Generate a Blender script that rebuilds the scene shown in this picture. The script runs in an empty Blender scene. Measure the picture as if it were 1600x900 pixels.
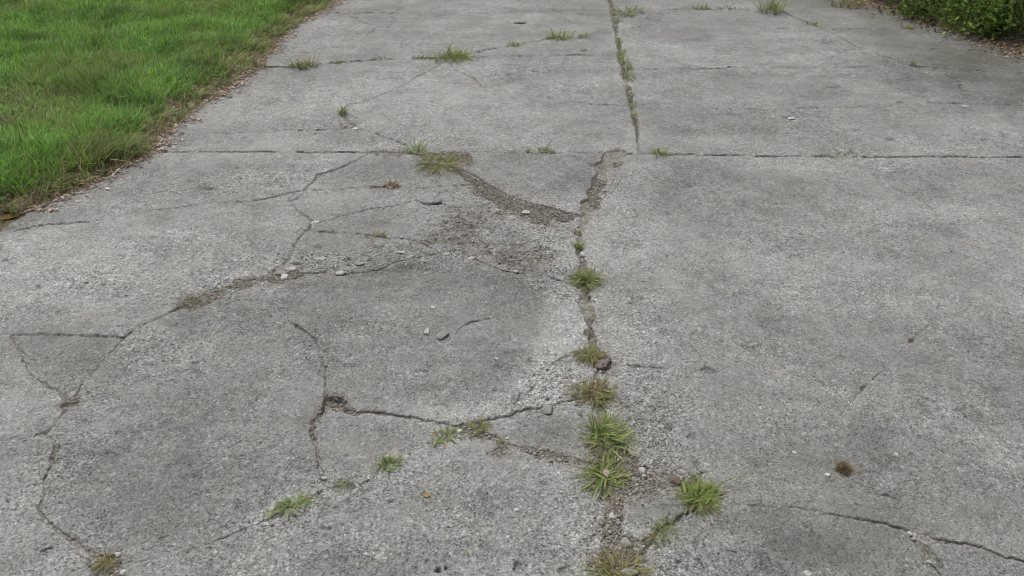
import bpy, math, random
import numpy as np
from mathutils import Vector

# ------------------------------------------------------------------ camera, sky, sun, exposure
SC = bpy.context.scene
FPX = 1256.0; PITCH = math.radians(33.5); H = 1.60
cam_d = bpy.data.cameras.new('camera'); cam = bpy.data.objects.new('camera', cam_d)
SC.collection.objects.link(cam); SC.camera = cam
cam_d.sensor_width = 36.0; cam_d.lens = FPX / 1600 * 36.0
cam_d.clip_start = 0.05; cam_d.clip_end = 1000
cam.location = (0, 0, H); cam.rotation_euler = (math.pi/2 - PITCH, 0, 0)

SUN_EL = math.radians(58); SUN_AZ = math.radians(-35)      # azimuth from +Y towards +X
world = bpy.data.worlds.new('World'); SC.world = world; world.use_nodes = True
nt = world.node_tree
bg = nt.nodes['Background']; bg.inputs['Strength'].default_value = 0.098
sky = nt.nodes.new('ShaderNodeTexSky'); sky.sky_type = 'NISHITA'; sky.sun_disc = False
sky.sun_elevation = SUN_EL; sky.sun_rotation = SUN_AZ; sky.dust_density = 6.0; sky.air_density = 1.0; sky.ozone_density = 1.0
hsv = nt.nodes.new('ShaderNodeHueSaturation'); hsv.inputs['Saturation'].default_value = 0.18
nt.links.new(sky.outputs[0], hsv.inputs['Color']); nt.links.new(hsv.outputs[0], bg.inputs['Color'])
sun_d = bpy.data.lights.new('sun', 'SUN'); sun_d.energy = 1.6; sun_d.angle = math.radians(20); sun_d.color = (1, 0.97, 0.93)
sun = bpy.data.objects.new('sun', sun_d); SC.collection.objects.link(sun)
_sd = Vector((math.sin(SUN_AZ)*math.cos(SUN_EL), math.cos(SUN_AZ)*math.cos(SUN_EL), math.sin(SUN_EL)))
sun.rotation_euler = _sd.to_track_quat('Z', 'Y').to_euler()
SC.view_settings.view_transform = 'Standard'; SC.view_settings.look = 'None'
SC.view_settings.exposure = 0.0; SC.view_settings.gamma = 1.0
SC.cycles.filter_width = 1.0; SC.cycles.max_bounces = 6; SC.cycles.diffuse_bounces = 3; SC.cycles.transmission_bounces = 3

# ------------------------------------------------------------------ helpers
RNG = np.random.default_rng(7); random.seed(7)
COL = SC.collection
ST, CT = math.sin(PITCH), math.cos(PITCH)

def gp(px, py):
    """ground point where a traced photo position lies (taken down once, from the photograph's viewpoint)"""
    dx = (px - 800) / FPX; dy = (450 - py) / FPX
    t = H / (ST - dy * CT)
    return t * dx, t * (CT + dy * ST)
def gpa(pts): return np.array([gp(p[0], p[1]) for p in pts])
def mmpx(py):
    dy = (450 - py) / FPX
    return H / (ST - dy * CT) / FPX

def hsh(ix, iy, seed):
    with np.errstate(over='ignore'):
        h = ix.astype(np.uint32) * np.uint32(374761393) + iy.astype(np.uint32) * np.uint32(668265263) + np.uint32(seed * 974711 + 13)
        h = (h ^ (h >> np.uint32(13))) * np.uint32(1274126177)
        h = h ^ (h >> np.uint32(16))
    return (h & np.uint32(0xffffff)).astype(np.float32) / np.float32(0xffffff)
def vn(x, y, seed=0):
    fx = np.floor(x); fy = np.floor(y)
    ix = fx.astype(np.int64) + 100000; iy = fy.astype(np.int64) + 100000
    tx = (x - fx); ty = (y - fy); tx = tx*tx*(3-2*tx); ty = ty*ty*(3-2*ty)
    a = hsh(ix, iy, seed); b = hsh(ix+1, iy, seed); c = hsh(ix, iy+1, seed); d = hsh(ix+1, iy+1, seed)
    return (a + (b-a)*tx) * (1-ty) + (c + (d-c)*tx) * ty * 1.0 - 0.5
def fbm(x, y, seed=0, o=3):
    r = 0; a = 1.0
    for k in range(o):
        r = r + a * vn(x * 2**k, y * 2**k, seed + 17*k); a *= 0.5
    return r
def sst(a, b, x):
    t = np.clip((x - a) / (b - a), 0, 1); return t*t*(3-2*t)

def mesh_np(name, V, faces, mat, attrs=None, smooth=False):
    """faces: list of int arrays (n,3) / (n,4)"""
    me = bpy.data.meshes.new(name)
    V = np.asarray(V, dtype=np.float32); me.vertices.add(len(V)); me.vertices.foreach_set('co', V.ravel())
    fl = [np.asarray(f, dtype=np.int32) for f in faces if len(f)]
    idx = np.concatenate([f.ravel() for f in fl]); tot = np.concatenate([np.full(len(f), f.shape[1], np.int32) for f in fl])
    st = np.concatenate([[0], np.cumsum(tot)[:-1]]).astype(np.int32)
    me.loops.add(len(idx)); me.loops.foreach_set('vertex_index', idx)
    me.polygons.add(len(tot)); me.polygons.foreach_set('loop_start', st); me.polygons.foreach_set('loop_total', tot)
    if smooth: me.polygons.foreach_set('use_smooth', np.ones(len(tot), bool))
    if attrs:
        for k, a in attrs.items():
            a = np.asarray(a, dtype=np.float32)
            if a.ndim == 1:
                at = me.attributes.new(k, 'FLOAT', 'POINT'); at.data.foreach_set('value', a)
            else:
                at = me.attributes.new(k, 'FLOAT_COLOR', 'POINT')
                at.data.foreach_set('color', np.concatenate([a, np.ones((len(a), 1), np.float32)], 1).ravel())
    me.update(calc_edges=True)
    if mat: me.materials.append(mat)
    return me
def ob(name, data, parent=None, loc=None, **props):
    o = bpy.data.objects.new(name, data); COL.objects.link(o)
    if parent: o.parent = parent
    if loc is not None: o.location = loc
    for k, v in props.items():
        if v: o[k] = v
    return o

# ------------------------------------------------------------------ materials
class N:
    def __init__(s, name):
        s.m = bpy.data.materials.new(name); s.m.use_nodes = True; s.t = s.m.node_tree
        s.b = s.t.nodes['Principled BSDF']; s.b.inputs['Roughness'].default_value = 0.95
        s.b.inputs['Specular IOR Level'].default_value = 0.25
        s.tc = s.t.nodes.new('ShaderNodeTexCoord')
    def L(s, a, b): s.t.links.new(a, b)
    def noise(s, sc, det=2, rough=.5, vec=None):
        n = s.t.nodes.new('ShaderNodeTexNoise'); n.inputs['Scale'].default_value = sc; n.inputs['Detail'].default_value = det
        n.inputs['Roughness'].default_value = rough; s.L(vec or s.tc.outputs['Object'], n.inputs['Vector']); return n.outputs['Fac']
    def vor(s, sc, out='Color', feat='F1'):
        n = s.t.nodes.new('ShaderNodeTexVoronoi'); n.inputs['Scale'].default_value = sc; n.feature = feat
        s.L(s.tc.outputs['Object'], n.inputs['Vector']); return n.outputs[out]
    def attr(s, nm, out='Fac'):
        n = s.t.nodes.new('ShaderNodeAttribute'); n.attribute_name = nm; return n.outputs[out]
    def mth(s, op, a, b=None, c=None):
        n = s.t.nodes.new('ShaderNodeMath'); n.operation = op
        for i, v in enumerate((a, b, c)):
            if v is None: continue
            if isinstance(v, (int, float)): n.inputs[i].default_value = v
            else: s.L(v, n.inputs[i])
        return n.outputs[0]
    def ramp(s, v, a, b, lo=0., hi=1.):
        n = s.t.nodes.new('ShaderNodeMapRange'); n.clamp = True
        n.inputs['From Min'].default_value = a; n.inputs['From Max'].default_value = b
        n.inputs['To Min'].default_value = lo; n.inputs['To Max'].default_value = hi; s.L(v, n.inputs['Value']); return n.outputs[0]
    def mix(s, f, a, b, mode='MIX'):
        n = s.t.nodes.new('ShaderNodeMix'); n.data_type = 'RGBA'; n.blend_type = mode
        for k, v in ((0, f), (6, a), (7, b)):
            if isinstance(v, (int, float)): n.inputs[k].default_value = v
            elif isinstance(v, tuple): n.inputs[k].default_value = (*v, 1)
            else: s.L(v, n.inputs[k])
        return n.outputs[2]
    def bump(s, h, st, dist, nrm=None):
        n = s.t.nodes.new('ShaderNodeBump'); n.inputs['Strength'].default_value = st; n.inputs['Distance'].default_value = dist
        s.L(h, n.inputs['Height'])
        if nrm: s.L(nrm, n.inputs['Normal'])
        return n.outputs[0]
    def out(s, col, nrm=None):
        s.L(col, s.b.inputs['Base Color'])
        if nrm: s.L(nrm, s.b.inputs['Normal'])
        return s.m

def concrete_material():
    n = N('weathered_concrete')
    g1 = n.noise(260, 3, .65); g2 = n.noise(90, 3, .6); g3 = n.noise(24, 4, .6); g4 = n.noise(4.2, 5, .62); g5 = n.noise(0.9, 3)
    v1 = n.vor(210); v2 = n.vor(95)
    sep = n.t.nodes.new('ShaderNodeSeparateColor'); n.L(v1, sep.inputs[0])
    sep2 = n.t.nodes.new('ShaderNodeSeparateColor'); n.L(v2, sep2.inputs[0])
    # value multiplier
    m = n.mth('ADD', n.ramp(g1, .32, .68, -.47, .47), 1.05)
    m = n.mth('ADD', m, n.ramp(g2, .3, .7, -.26, .26))
    m = n.mth('ADD', m, n.ramp(g3, .3, .7, -.13, .13))
    m = n.mth('ADD', m, n.ramp(g4, .3, .7, -.13, .13))
    m = n.mth('ADD', m, n.mth('MULTIPLY', n.ramp(sep.outputs[0], .0, 1., -.24, .24), n.mth('ADD', n.attr('rough'), .75)))
    m = n.mth('ADD', m, n.ramp(sep2.outputs[1], .93, .97, 0, .38))       # pale aggregate grains
    m = n.mth('ADD', m, n.ramp(sep.outputs[1], .93, .98, 0, .7))
    m = n.mth('SUBTRACT', m, n.ramp(n.noise(150, 2, .6), .57, .66, 0, .50))     # dirt held in pores
    # crazing and worn hollows: short dark curling lines
    for sc, wd_, am in ((42, .020, .50), (95, .035, .50), (17, .008, .34)):
        r_ = n.mth('ABSOLUTE', n.mth('SUBTRACT', n.noise(sc, 3, .6), .5))
        line = n.ramp(r_, 0, wd_, am, 0); gate = n.ramp(n.noise(sc*.45, 2), .48, .60)
        m = n.mth('SUBTRACT', m, n.mth('MULTIPLY', line, gate))
    k = n.mth('ADD', n.ramp(n.noise(2.6, 5, .6), .38, .62, .55, 1.0), n.mth('MULTIPLY', n.attr('rough'), .35))
    m = n.mth('ADD', n.mth('MULTIPLY', n.mth('SUBTRACT', m, .98), k), .98)
    m = n.mth('MAXIMUM', m, .2)
    m = n.mth('MULTIPLY', m, n.mth('ADD', n.mth('MULTIPLY', n.attr('tone'), .33), 1.0))
    hue = n.mix(n.ramp(n.noise(7, 4), .35, .65), (.308, .313, .308), (.328, .320, .298))
    hue = n.mix(n.ramp(n.noise(55, 3), .4, .75), hue, (.300, .312, .318))
    cm = n.t.nodes.new('ShaderNodeCombineColor'); [n.L(m, cm.inputs[i]) for i in range(3)]
    c = n.mix(1.0, hue, cm.outputs[0], 'MULTIPLY')
    c = n.mix(n.mth('MULTIPLY', n.attr('dirt'), n.ramp(g3, .3, .6, .45, 1.)), c, n.mix(n.ramp(g1, .3, .7), (.155, .14, .118), (.33, .305, .265)))
    c = n.mix(n.mth('MULTIPLY', n.attr('moss'), n.ramp(g2, .35, .6, .2, 1.)), c, (.125, .12, .09))
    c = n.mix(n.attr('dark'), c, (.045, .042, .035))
    n1 = n.bump(g1, .75, .0045); n2 = n.bump(g2, .6, .008, n1); n3 = n.bump(sep.outputs[2], .22, .002, n2)
    return n.out(c, n3)
def soil_material(name, a, b, cc):
    n = N(name)
    g1 = n.noise(300, 3, .65); g2 = n.noise(60, 4, .6); g3 = n.noise(9, 3)
    v = n.vor(170); sep = n.t.nodes.new('ShaderNodeSeparateColor'); n.L(v, sep.inputs[0])
    c = n.mix(n.ramp(g1, .35, .65), a, b)
    c = n.mix(n.ramp(sep.outputs[0], .6, .9), c, cc)
    c = n.mix(n.ramp(g3, .4, .65, 0, .5), c, (.12, .11, .08))
    return n.out(c, n.bump(g2, .6, .006, n.bump(g1, .7, .004)))
def vc_material(name, rough=.6, trans=0.0, var=.25, noise_sc=60, spec=.2):
    """material whose colour comes from the 'col' attribute of each blade/stone"""
    n = N(name)
    g = n.noise(noise_sc, 2)
    cm = n.ramp(g, .3, .7, 1-var, 1+var)
    cc = n.t.nodes.new('ShaderNodeCombineColor'); [n.L(cm, cc.inputs[i]) for i in range(3)]
    c = n.mix(1.0, n.attr('col', 'Color'), cc.outputs[0], 'MULTIPLY')
    n.b.inputs['Roughness'].default_value = rough; n.b.inputs['Specular IOR Level'].default_value = spec
    if trans:
        tr = n.t.nodes.new('ShaderNodeBsdfTranslucent'); n.L(c, tr.inputs['Color'])
        mx = n.t.nodes.new('ShaderNodeMixShader'); mx.inputs[0].default_value = trans
        n.L(c, n.b.inputs['Base Color']); n.L(n.b.outputs[0], mx.inputs[1]); n.L(tr.outputs[0], mx.inputs[2])
        n.L(mx.outputs[0], n.t.nodes['Material Output'].inputs['Surface']); return n.m
    return n.out(c)
def plain_material(name, a, b, sc=120, rough=.85, objvar=0.0, bmp=.4):
    n = N(name); g = n.noise(sc, 4, .6); c = n.mix(n.ramp(g, .3, .7), a, b); n.b.inputs['Roughness'].default_value = rough
    if objvar:
        oi = n.t.nodes.new('ShaderNodeObjectInfo'); k = n.ramp(oi.outputs['Random'], 0, 1, 1-objvar, 1+objvar)
        cc = n.t.nodes.new('ShaderNodeCombineColor'); [n.L(k, cc.inputs[i]) for i in range(3)]
        c = n.mix(1.0, c, cc.outputs[0], 'MULTIPLY')
    return n.out(c, n.bump(g, bmp, .002))
M_CON = concrete_material()
M_SOIL = soil_material('gritty_soil', (.15, .138, .118), (.34, .32, .285), (.44, .425, .39))
M_EARTH = soil_material('lawn_soil', (.12, .098, .07), (.26, .22, .16), (.32, .28, .22))
M_GRIT = vc_material('grit', .9, 0, .25, 200)
M_BLADE = vc_material('grass_blade', .55, .28, .12, 40)
M_LEAF = vc_material('shrub_leaf', .75, .25, .15, 30, .1)
M_LITTER = vc_material('dry_litter', .85, .1, .2, 150)
M_STEM = plain_material('woody_stem', (.06, .045, .03), (.13, .10, .07))

# ------------------------------------------------------------------ edges of the driveway (x as a function of y)
LE = gpa([(-60, 392), (0, 357), (25, 340), (50, 325), (95, 306), (137, 289), (175, 267), (207, 254), (237, 237), (247, 217), (262, 200), (287, 187),
          (300, 172), (325, 152), (358, 135), (368, 122), (388, 110), (402, 92), (418, 82), (430, 67), (450, 47), (467, 37), (487, 22), (508, 15), (522, 0), (548, -30)])
RE = gpa([(1800, 128), (1660, 100), (1600, 84), (1550, 66), (1500, 48), (1445, 32), (1390, 16), (1340, 0), (1300, -25)])
LEy = np.concatenate([[-3, 1.0], LE[:, 1], [9, 14, 60]]); LEx = np.concatenate([[-2.6, -2.3], LE[:, 0], [-1.75, -1.9, -3]])
RO = RE[np.argsort(RE[:, 1])]
REy = np.concatenate([[-3, 2.5], RO[:, 1], [9, 14, 60]]); REx = np.concatenate([[4.6, 4.6], RO[:, 0], [2.9, 3.0, 4]])
def xl(y): return np.interp(y, LEy, LEx)
def xr(y): return np.interp(y, REy, REx)

# ------------------------------------------------------------------ crack network traced from the photo
# (points (x, y[, width mm]), default width mm, divides slabs?, darkness, dirt)
CR = [
 ([(150,237),(245,236.5),(350,237,7),(400,237.5,11),(480,237.5,8),(575,237.5,9),(590,238,16),(640,239,12),(690,240,10),(740,239,5),(800,239.5,4),(830,240,9),(870,240,6),(950,240),(1000,240),(1100,241),(1140,241.5,8),(1200,242.7),(1330,244),(1500,245),(1600,246),(1900,250),(3200,272)], 7, 1, .97, .1),
 ([(925,-190,20),(945,-60,18),(953,0,16),(956,12,26),(960,30,26),(963,50,18),(966,65,18),(970,90,24),(976,115,26),(981,135,18),(985,155,17),(989,175,18),(993,195,16),(996,210,15),(997,222,15),(1000,239,11)], 26, 1, .15, 1),
 ([(956,240,88),(950,252,74),(941,262,60),(936,280,48),(932,290,46),(925,303,42),(920,320,56),(916,333,42),(913,345,20),(909,352,16),(908,365,14),(906,380,20),(907,395,18),(911,405,12),(910,415,18),(912,432,30),(914,450,28),(916,465,34),(918,480,40),(920,495,34),(922,508,22),(925,525,28),(926,540,12),(926,555,18),(930,575,14),(932,590,14),(933,605,24),(938,625,16),(940,640,12),(945,655,16),(950,670,24),(948,690,40),(945,710,60),(950,735,60),(956,750,50),(960,765,36),(965,780,28),(967,795,24),(963,815,30),(960,835,40),(962,855,50),(965,875,60),(970,900,70),(975,960,50),(1000,1500,30),(1020,2600,20),(1050,9000,15)], 16, 1, .15, 1),
 ([(1062,755,20),(1078,770,12),(1085,795,5),(1060,808,7),(1042,820,9),(1025,835,12),(1012,844,16),(998,858,20),(985,872,24),(975,890,30)], 10, 1, .3, .9),
 ([(1078,770,4),(1120,783,1.5),(1180,790,1.2),(1250,792,1.5),(1300,802,2)], 2, 1, .2, .25),
 ([(1300,802,3),(1340,808,7),(1380,818,8),(1410,827,10),(1436,834,14),(1462,842,11),(1490,847,9),(1525,850,6),(1550,860,9),(1575,870,7),(1600,876,6),(1720,905,6),(3200,1050,5)], 5, 1, .55, .6),
 ([(1410,827,4),(1425,838,6),(1438,850,6),(1450,862,6),(1453,882,5),(1468,898,5),(1490,950,5),(1520,2000,5),(1560,9000,5)], 6, 1, .9, .05),
 ([(1432,836),(1452,855),(1462,870),(1470,885)], 6, 0, .7, .1),
 ([(425,470,1),(442,490,2),(462,506,5),(475,515,7),(495,532,5),(500,550,3),(507,575,4),(509,600,4),(509,618,8)], 4, 1, .7, .2),
 ([(400,440,2),(425,470,2)], 2, 1, .1, .1),
 ([(508,618,6),(520,635,20),(540,642,14),(560,644,13),(590,645,11),(607,647,9),(625,650,10),(645,651,8),(667,656,3),(700,662,3),(717,666,6),(725,664,10),(740,661,14),(755,657,9),(775,652,8),(800,647,7),(812,641,7),(842,636,6),(865,630,5),(885,626,4),(905,622,8),(930,614,10)], 7, 1, .7, .6),
 ([(717,667,5),(737,675,10),(757,681,14),(775,688,8),(795,694,7),(810,697,9),(825,702,18),(840,707,22),(865,715,20),(885,719,14),(907,722,14),(940,725,20)], 8, 1, .5, .8),
 ([(285,474,22),(300,468,45),(318,462,42),(340,452,34),(360,446,26),(375,442,26),(395,438,26),(410,434,20),(424,429,18),(434,418,13),(448,406,10),(455,395,5),(462,380,5),(468,371,7),(475,363,5),(482,355,7),(487,346,10)], 12, 1, .45, .8),
 ([(420,434,14),(440,437,26),(462,430,22),(482,425,14),(520,424,20),(540,427,18),(575,422,20),(592,420,12),(625,406,6),(662,399,10),(685,394,8),(717,391,10),(735,400,8),(760,412,9),(790,423,6),(830,428,5),(870,436,5),(905,448,8)], 8, 1, .6, .45),
 ([(-900,545),(-60,522),(0,521),(15,522),(45,521),(100,523),(175,524.5),(195,525,4)], 2.5, 1, .85, .1),
 ([(15,522,3),(19,528,7),(30,544,7),(35,550,9),(35,562,8),(42,570,9),(43,580,3),(55,591,2),(70,600,6),(85,610,10),(100,622,14),(110,631,26)], 6, 1, .6, .5),
 ([(110,631,16),(122,604,4),(140,585,6),(155,570,5),(170,552,4),(187,535,4),(200,522,4),(212,512,3),(237,500,3),(265,487,4),(287,478,16)], 4, 1, .35, .7),
 ([(110,631,14),(97,648,3),(85,662,2),(72,676,6),(83,688,7),(86,702,9),(80,717,9),(75,732,8),(69,752,5),(66,780,4),(59,797,6),(70,812,6),(85,825,7),(112,842,12),(135,857,20),(150,872,26),(155,897,14),(160,960,14),(150,1500,10),(60,2600,8),(-100,9000,6)], 5, 1, .45, .5),
 ([(57,679,8),(72,675,8)], 7, 0, .7, .2),
 ([(165,880,8),(190,884,1.5),(250,872,1),(300,858,1.2),(330,847,2),(355,838,2.5),(385,826,2.5),(400,820,2),(430,805,3),(460,792,4),(490,778,3),(505,766,3),(540,755,2),(580,738,1),(605,725,2),(640,708,1.2),(665,697,1.5),(690,682,2),(717,668,3)], 1.5, 1, .0, .4),
 ([(509,620,6),(507,640,14),(500,645,10),(490,657,9),(487,672,9),(492,690,5),(496,712,4),(498,730,5),(506,746,12),(508,757,10)], 6, 1, .4, .6),
 ([(-400,420),(-140,395),(-60,372),(0,365,2),(25,360,3),(62,351,4),(100,348,5),(137,346,3),(175,340,3),(200,334,4),(232,329,4),(275,324,3),(312,319,3),(350,316,3),(400,314,5),(425,309,6),(450,302,7),(477,296,8),(482,290,6),(492,282,6),(497,273,14),(520,266,9),(535,260,7),(560,249,6),(575,239,6)], 4, 1, .8, .15),
 ([(425,312,4),(440,315,6),(455,314,12),(466,311,10),(482,306,5)], 6, 0, .6, .5),
 ([(477,297,5),(512,297,6),(540,295,4),(575,293,3),(600,292,9),(632,292,4),(662,294,4),(687,291,3),(720,289,4),(745,287,8)], 4, 1, .6, .3),
 ([(477,297,1),(466,309,2),(453,314,5),(460,322,6),(475,335,9),(487,345,10),(500,347,5),(520,342,3),(550,332,3),(577,326,4),(617,321,6),(640,316,5),(652,311,5),(665,300,3),(675,292,2)], 4, 1, .7, .3),
 ([(484,352,8),(482,360,6),(520,362,3),(555,364,3),(580,367,7),(600,369,5),(625,371,4),(650,376,6),(665,384,8)], 4, 1, .6, .3),
 ([(665,384,2),(700,362,1),(740,335,1),(800,306,2)], 1, 1, .1, .1),
 ([(948,735,1),(985,742,1),(1062,755,1)], 1, 1, 0, .1),
 ([(652,313,6),(660,317,8),(667,319.5,13),(680,318,9),(690,317,12),(700,321,8),(715,322,8)], 8, 0, .8, .2),
 ([(700,252,20),(715,263,14),(732,270,9),(745,277,7),(757,285,7),(775,295,7),(790,302,8),(800,306,7),(837,319,6),(865,325,6),(890,333,7),(907,337,9)], 7, 1, .7, .5),
 ([(440,21,3),(492,20,5),(525,20.5,12),(545,20.5,16),(575,20,18),(600,20,18),(615,21,14),(630,22,6),(650,22,4),(700,22,5),(720,22,4),(800,19.5,3),(875,17,3),(955,16,4)], 4, 1, .85, .1),
 ([(527,19,14),(540,24,18),(553,26,12),(562,31,10),(573,36,7),(585,40,14),(597,41.5,14),(606,42,6)], 9, 0, .8, .1),
 ([(615,21,10),(624,15,12),(622,8,6),(628,0,4)], 6, 0, .6, .5),
 ([(640,23,4),(665,17,3),(700,8,3)], 3, 0, .5, .2),
 ([(588,41,5),(580,50,4),(567,58.5,8),(572,66,3),(576,74,2)], 4, 0, .6, .1),
 ([(567,59,6),(545,60.5,4)], 4, 0, .5, .1),
 ([(385,108),(400,105,20),(425,104,30),(450,103,30),(475,100,20),(507,98.5,10),(550,95,8),(587,92.5,7),(625,91,7),(662,90,12),(700,90,26),(732,83,12),(755,78,12),(787,73,8),(800,71,12),(837,65,7),(857,60,10),(880,58,14),(900,56,8),(960,51.5,5)], 7, 1, .6, .6),
 ([(728,89,4),(800,87.2,3),(840,86.5,4),(875,85.5,7),(965,85,3)], 3.5, 1, .7, .1),
 ([(700,92,4),(680,105,4),(662,115,4),(650,120,9),(637,130,4),(612,142,3),(585,152,4),(560,160,4),(542,164,9),(533,175,16),(540,185,10),(555,196,6),(575,205,6),(600,214,5),(630,225,5),(655,236,5),(665,239,5)], 4, 1, .75, .3),
 ([(508,193.5,5),(520,193,6),(532,193.5,8),(534,199,12),(545,199,10),(557,198,8)], 7, 0, .5, .6),
 ([(200,212),(255,211,3),(325,209,4),(400,206.5,2),(470,204,3),(520,202,8),(545,200,8),(557,198,6)], 3, 1, .65, .2),
 ([(585,211,5),(583,216,7),(585,224,3),(578,231,2),(572,237,4)], 4, 1, .6, .1),
 ([(702,95,6),(712,108,4),(725,114,8),(740,121,9),(748,128,6),(755,134,13),(770,138,10),(795,143,3),(837,150,4),(868,154,8),(875,155,3),(912,160,3),(930,163,6),(955,164,5),(985,167,3)], 4, 1, .75, .15),
 ([(497,135,2),(515,146,3),(524,151,4),(540,163,2)], 2.5, 0, .6, .1),
 ([(732,24,4),(762,27,4),(785,32,6),(800,35.5,10)], 4, 0, .7, .1),
 ([(982,109,3),(1050,107.5,4),(1100,107,6),(1140,105.5,12),(1165,105.5,6),(1200,105.5,4),(1325,103.8,2.5),(1420,102.3,2.5),(1437,103,5),(1500,108,6),(1560,110.5,6),(1600,113,6),(1750,120,5),(2600,140,4)], 4, 1, .85, .25),
 ([(990,170,4),(1100,170,3.5),(1200,169,5),(1225,169,7),(1275,168,4),(1340,165.5,3),(1375,162,3),(1450,160,3),(1600,163,3),(1750,166,3),(2800,182,3)], 3.5, 1, .82, .1),
 ([(962,27,14),(975,26,14),(995,24,9),(1012,22,6),(1030,18.5,5),(1045,15,5),(1100,15,7),(1175,15,5),(1210,12,6),(1295,11.5,5),(1330,11,4),(1350,9,4),(1420,4,2),(1560,-20,2)], 5, 1, .7, .4),
 ([(1212,12,4),(1225,20,14),(1250,31,10),(1275,41,12),(1285,46,12),(1300,51,5),(1325,64,6),(1342,74,5),(1375,85,7),(1400,92,5),(1425,101,9),(1450,107,7),(1487,119,6),(1500,128,8),(1502,134,7)], 5, 1, .5, .6),
 ([(1502,134,3),(1505,150,1.2),(1510,170,1.5),(1506,190,1.5),(1500,215,1.5),(1490,244,1.2)], 1.2, 1, .22, .1),
 ([(1288,46.5,5),(1350,47,3),(1412,46,3),(1440,45,3),(1560,58,2)], 4, 1, .5, .4),
 ([(1294,94,5),(1307,85,4),(1325,77,3),(1342,74,3)], 4, 0, .6, .1),
 ([(1435,76,3),(1475,77,6),(1525,78,8),(1560,82,4)], 5, 0, .7, .2),
 ([(1515,155,3),(1540,159,5),(1600,164,3)], 4, 0, .5, .1),
 ([(1305,132,8),(1325,139,2),(1350,150,2),(1375,159,4)], 2.5, 0, .35, .4),
 ([(940,562,4),(960,568,1.5),(990,571,5),(1005,572,3),(1037,574,2),(1095,576.5,1.5)], 2, 0, .75, .1),
 ([(1450,507,2),(1432,525,3),(1417,540,2),(1395,562,1),(1375,582,3),(1350,605,4),(1330,628,2),(1312,647,2.5),(1305,655,1)], 1.5, 0, .16, .2),
 ([(708,520,3),(718,512,4),(732,504,4.5),(745,500,4),(770,495,3),(785,489,2)], 3, 0, 1.5, 0),
 ([(936,293,14),(945,298,6),(970,302,2),(990,304,2)], 3, 0, .6, .2),
 ([(952,379,3),(970,382,2),(1000,382,2.5)], 2.5, 0, .6, 0),
 ([(978,488,2),(1000,490,1),(1040,486,1)], 1.5, 0, .5, 0),
 ([(800,648,3),(806,630,4),(812,617,6),(825,612,6),(837,600,5),(845,585,4),(852,572,4),(878,558,3),(905,547,4)], 4, 0, .35, .2),
 ([(805,418,6),(830,426,6),(860,432,5),(880,440,5)], 5, 0, .2, .4),
 ([(690,130,2),(720,138,1.5),(760,139,1.5)], 1.5, 0, .4, 0),
 ([(270,302,3),(282,290,3),(300,282,3)], 3, 0, .3, .1),
 ([(345,313,3),(420,312,2)], 2, 0, .4, .1),
 ([(415,312,2),(380,300,1),(350,296,1)], 1, 0, .2, 0),
 ([(1150,540,1),(1230,556,1),(1320,560,1)], 1, 0, .35, 0),
 ([(418,130,9),(428,128,11),(436,129,4)], 6, 0, .8, 0),
 ([(430,133,5),(445,131,6),(460,125,3)], 4, 0, .6, 0),
 ([(1232,377,2),(1250,383,3),(1262,385,2)], 2, 0, .5, 0), ([(1230,420,2),(1255,424,3),(1300,428,1)], 2, 0, .4, 0),
 ([(1530,404,3),(1545,410,4)], 3, 0, .6, 0), ([(1545,582,3),(1562,587,4)], 3, 0, .6, 0),
 ([(1510,465,3),(1545,469,3)], 2.5, 0, .5, 0), ([(1370,768,4),(1392,773,5),(1408,780,4)], 4, 0, .5, .5),
 ([(250,352,2),(340,340,1)], 1, 0, .2, 0), ([(250,842,5),(262,838,4)], 4, 0, .4, .1), ([(65,862,4),(80,857,5)], 4, 0, .5, 0),
 ([(365,692,4),(378,691,4)], 4, 0, .7, 0), ([(235,568,3),(250,573,3)], 3, 0, .4, 0), ([(540,711,3),(550,712,3)], 3, 0, .6, 0),
 ([(900,555,3),(850,552,2)], 2, 0, .3, 0), ([(1065,615,3),(1090,614,3)], 3, 0, .5, 0),
]
# soil-filled openings (photo polygons): fill depth mm, edge darkness
HOLES = [
 ([(808,695),(825,696),(842,701),(870,709),(900,714),(912,720),(903,725),(865,720),(835,711)], 6),
 ([(720,667),(732,664),(752,669),(775,680),(797,690),(780,692),(757,686),(738,679)], 5),
 ([(928,688),(960,692),(985,715),(1012,733),(1035,738),(1060,741),(1075,752),(1066,763),(1030,767),(1000,771),(982,777),(971,790),(972,810),(966,825),(990,842),(1012,843),(1000,858),(986,872),(996,900),(930,930),(932,880),(945,850),(948,815),(948,790),(940,765),(930,740),(922,715)], 4),
 ([(502,640),(504,626),(509,619),(520,617),(531,621),(537,630),(538,640),(528,640),(516,637),(508,641)], 17),
 ([(768,705),(775,698),(790,697),(797,703),(790,711),(776,711)], 4),
 ([(150,872),(160,866),(182,866),(188,876),(190,895),(200,930),(150,930),(152,893)], 5),
 ([(287,478),(285,469),(300,462),(325,455),(345,449),(350,455),(335,466),(315,477),(298,481)], 4),
 ([(98,628),(106,624),(120,626),(119,632),(107,635),(100,634)], 13),
 ([(700,252),(722,268),(742,278),(765,291),(792,304),(838,320),(900,336),(888,344),(862,343),(842,346),(822,336),(800,325),(782,320),(762,308),(742,300),(730,284),(706,266)], 3),
 ([(638,238),(690,240),(728,239),(735,247),(716,257),(704,262),(690,250),(665,244)], 2),
 ([(928,545),(936,545),(950,558),(958,567),(955,577),(944,584),(933,578)], 5),
 ([(410,434),(428,424),(440,418),(455,424),(470,427),(450,436),(430,441)], 4),
]
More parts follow.
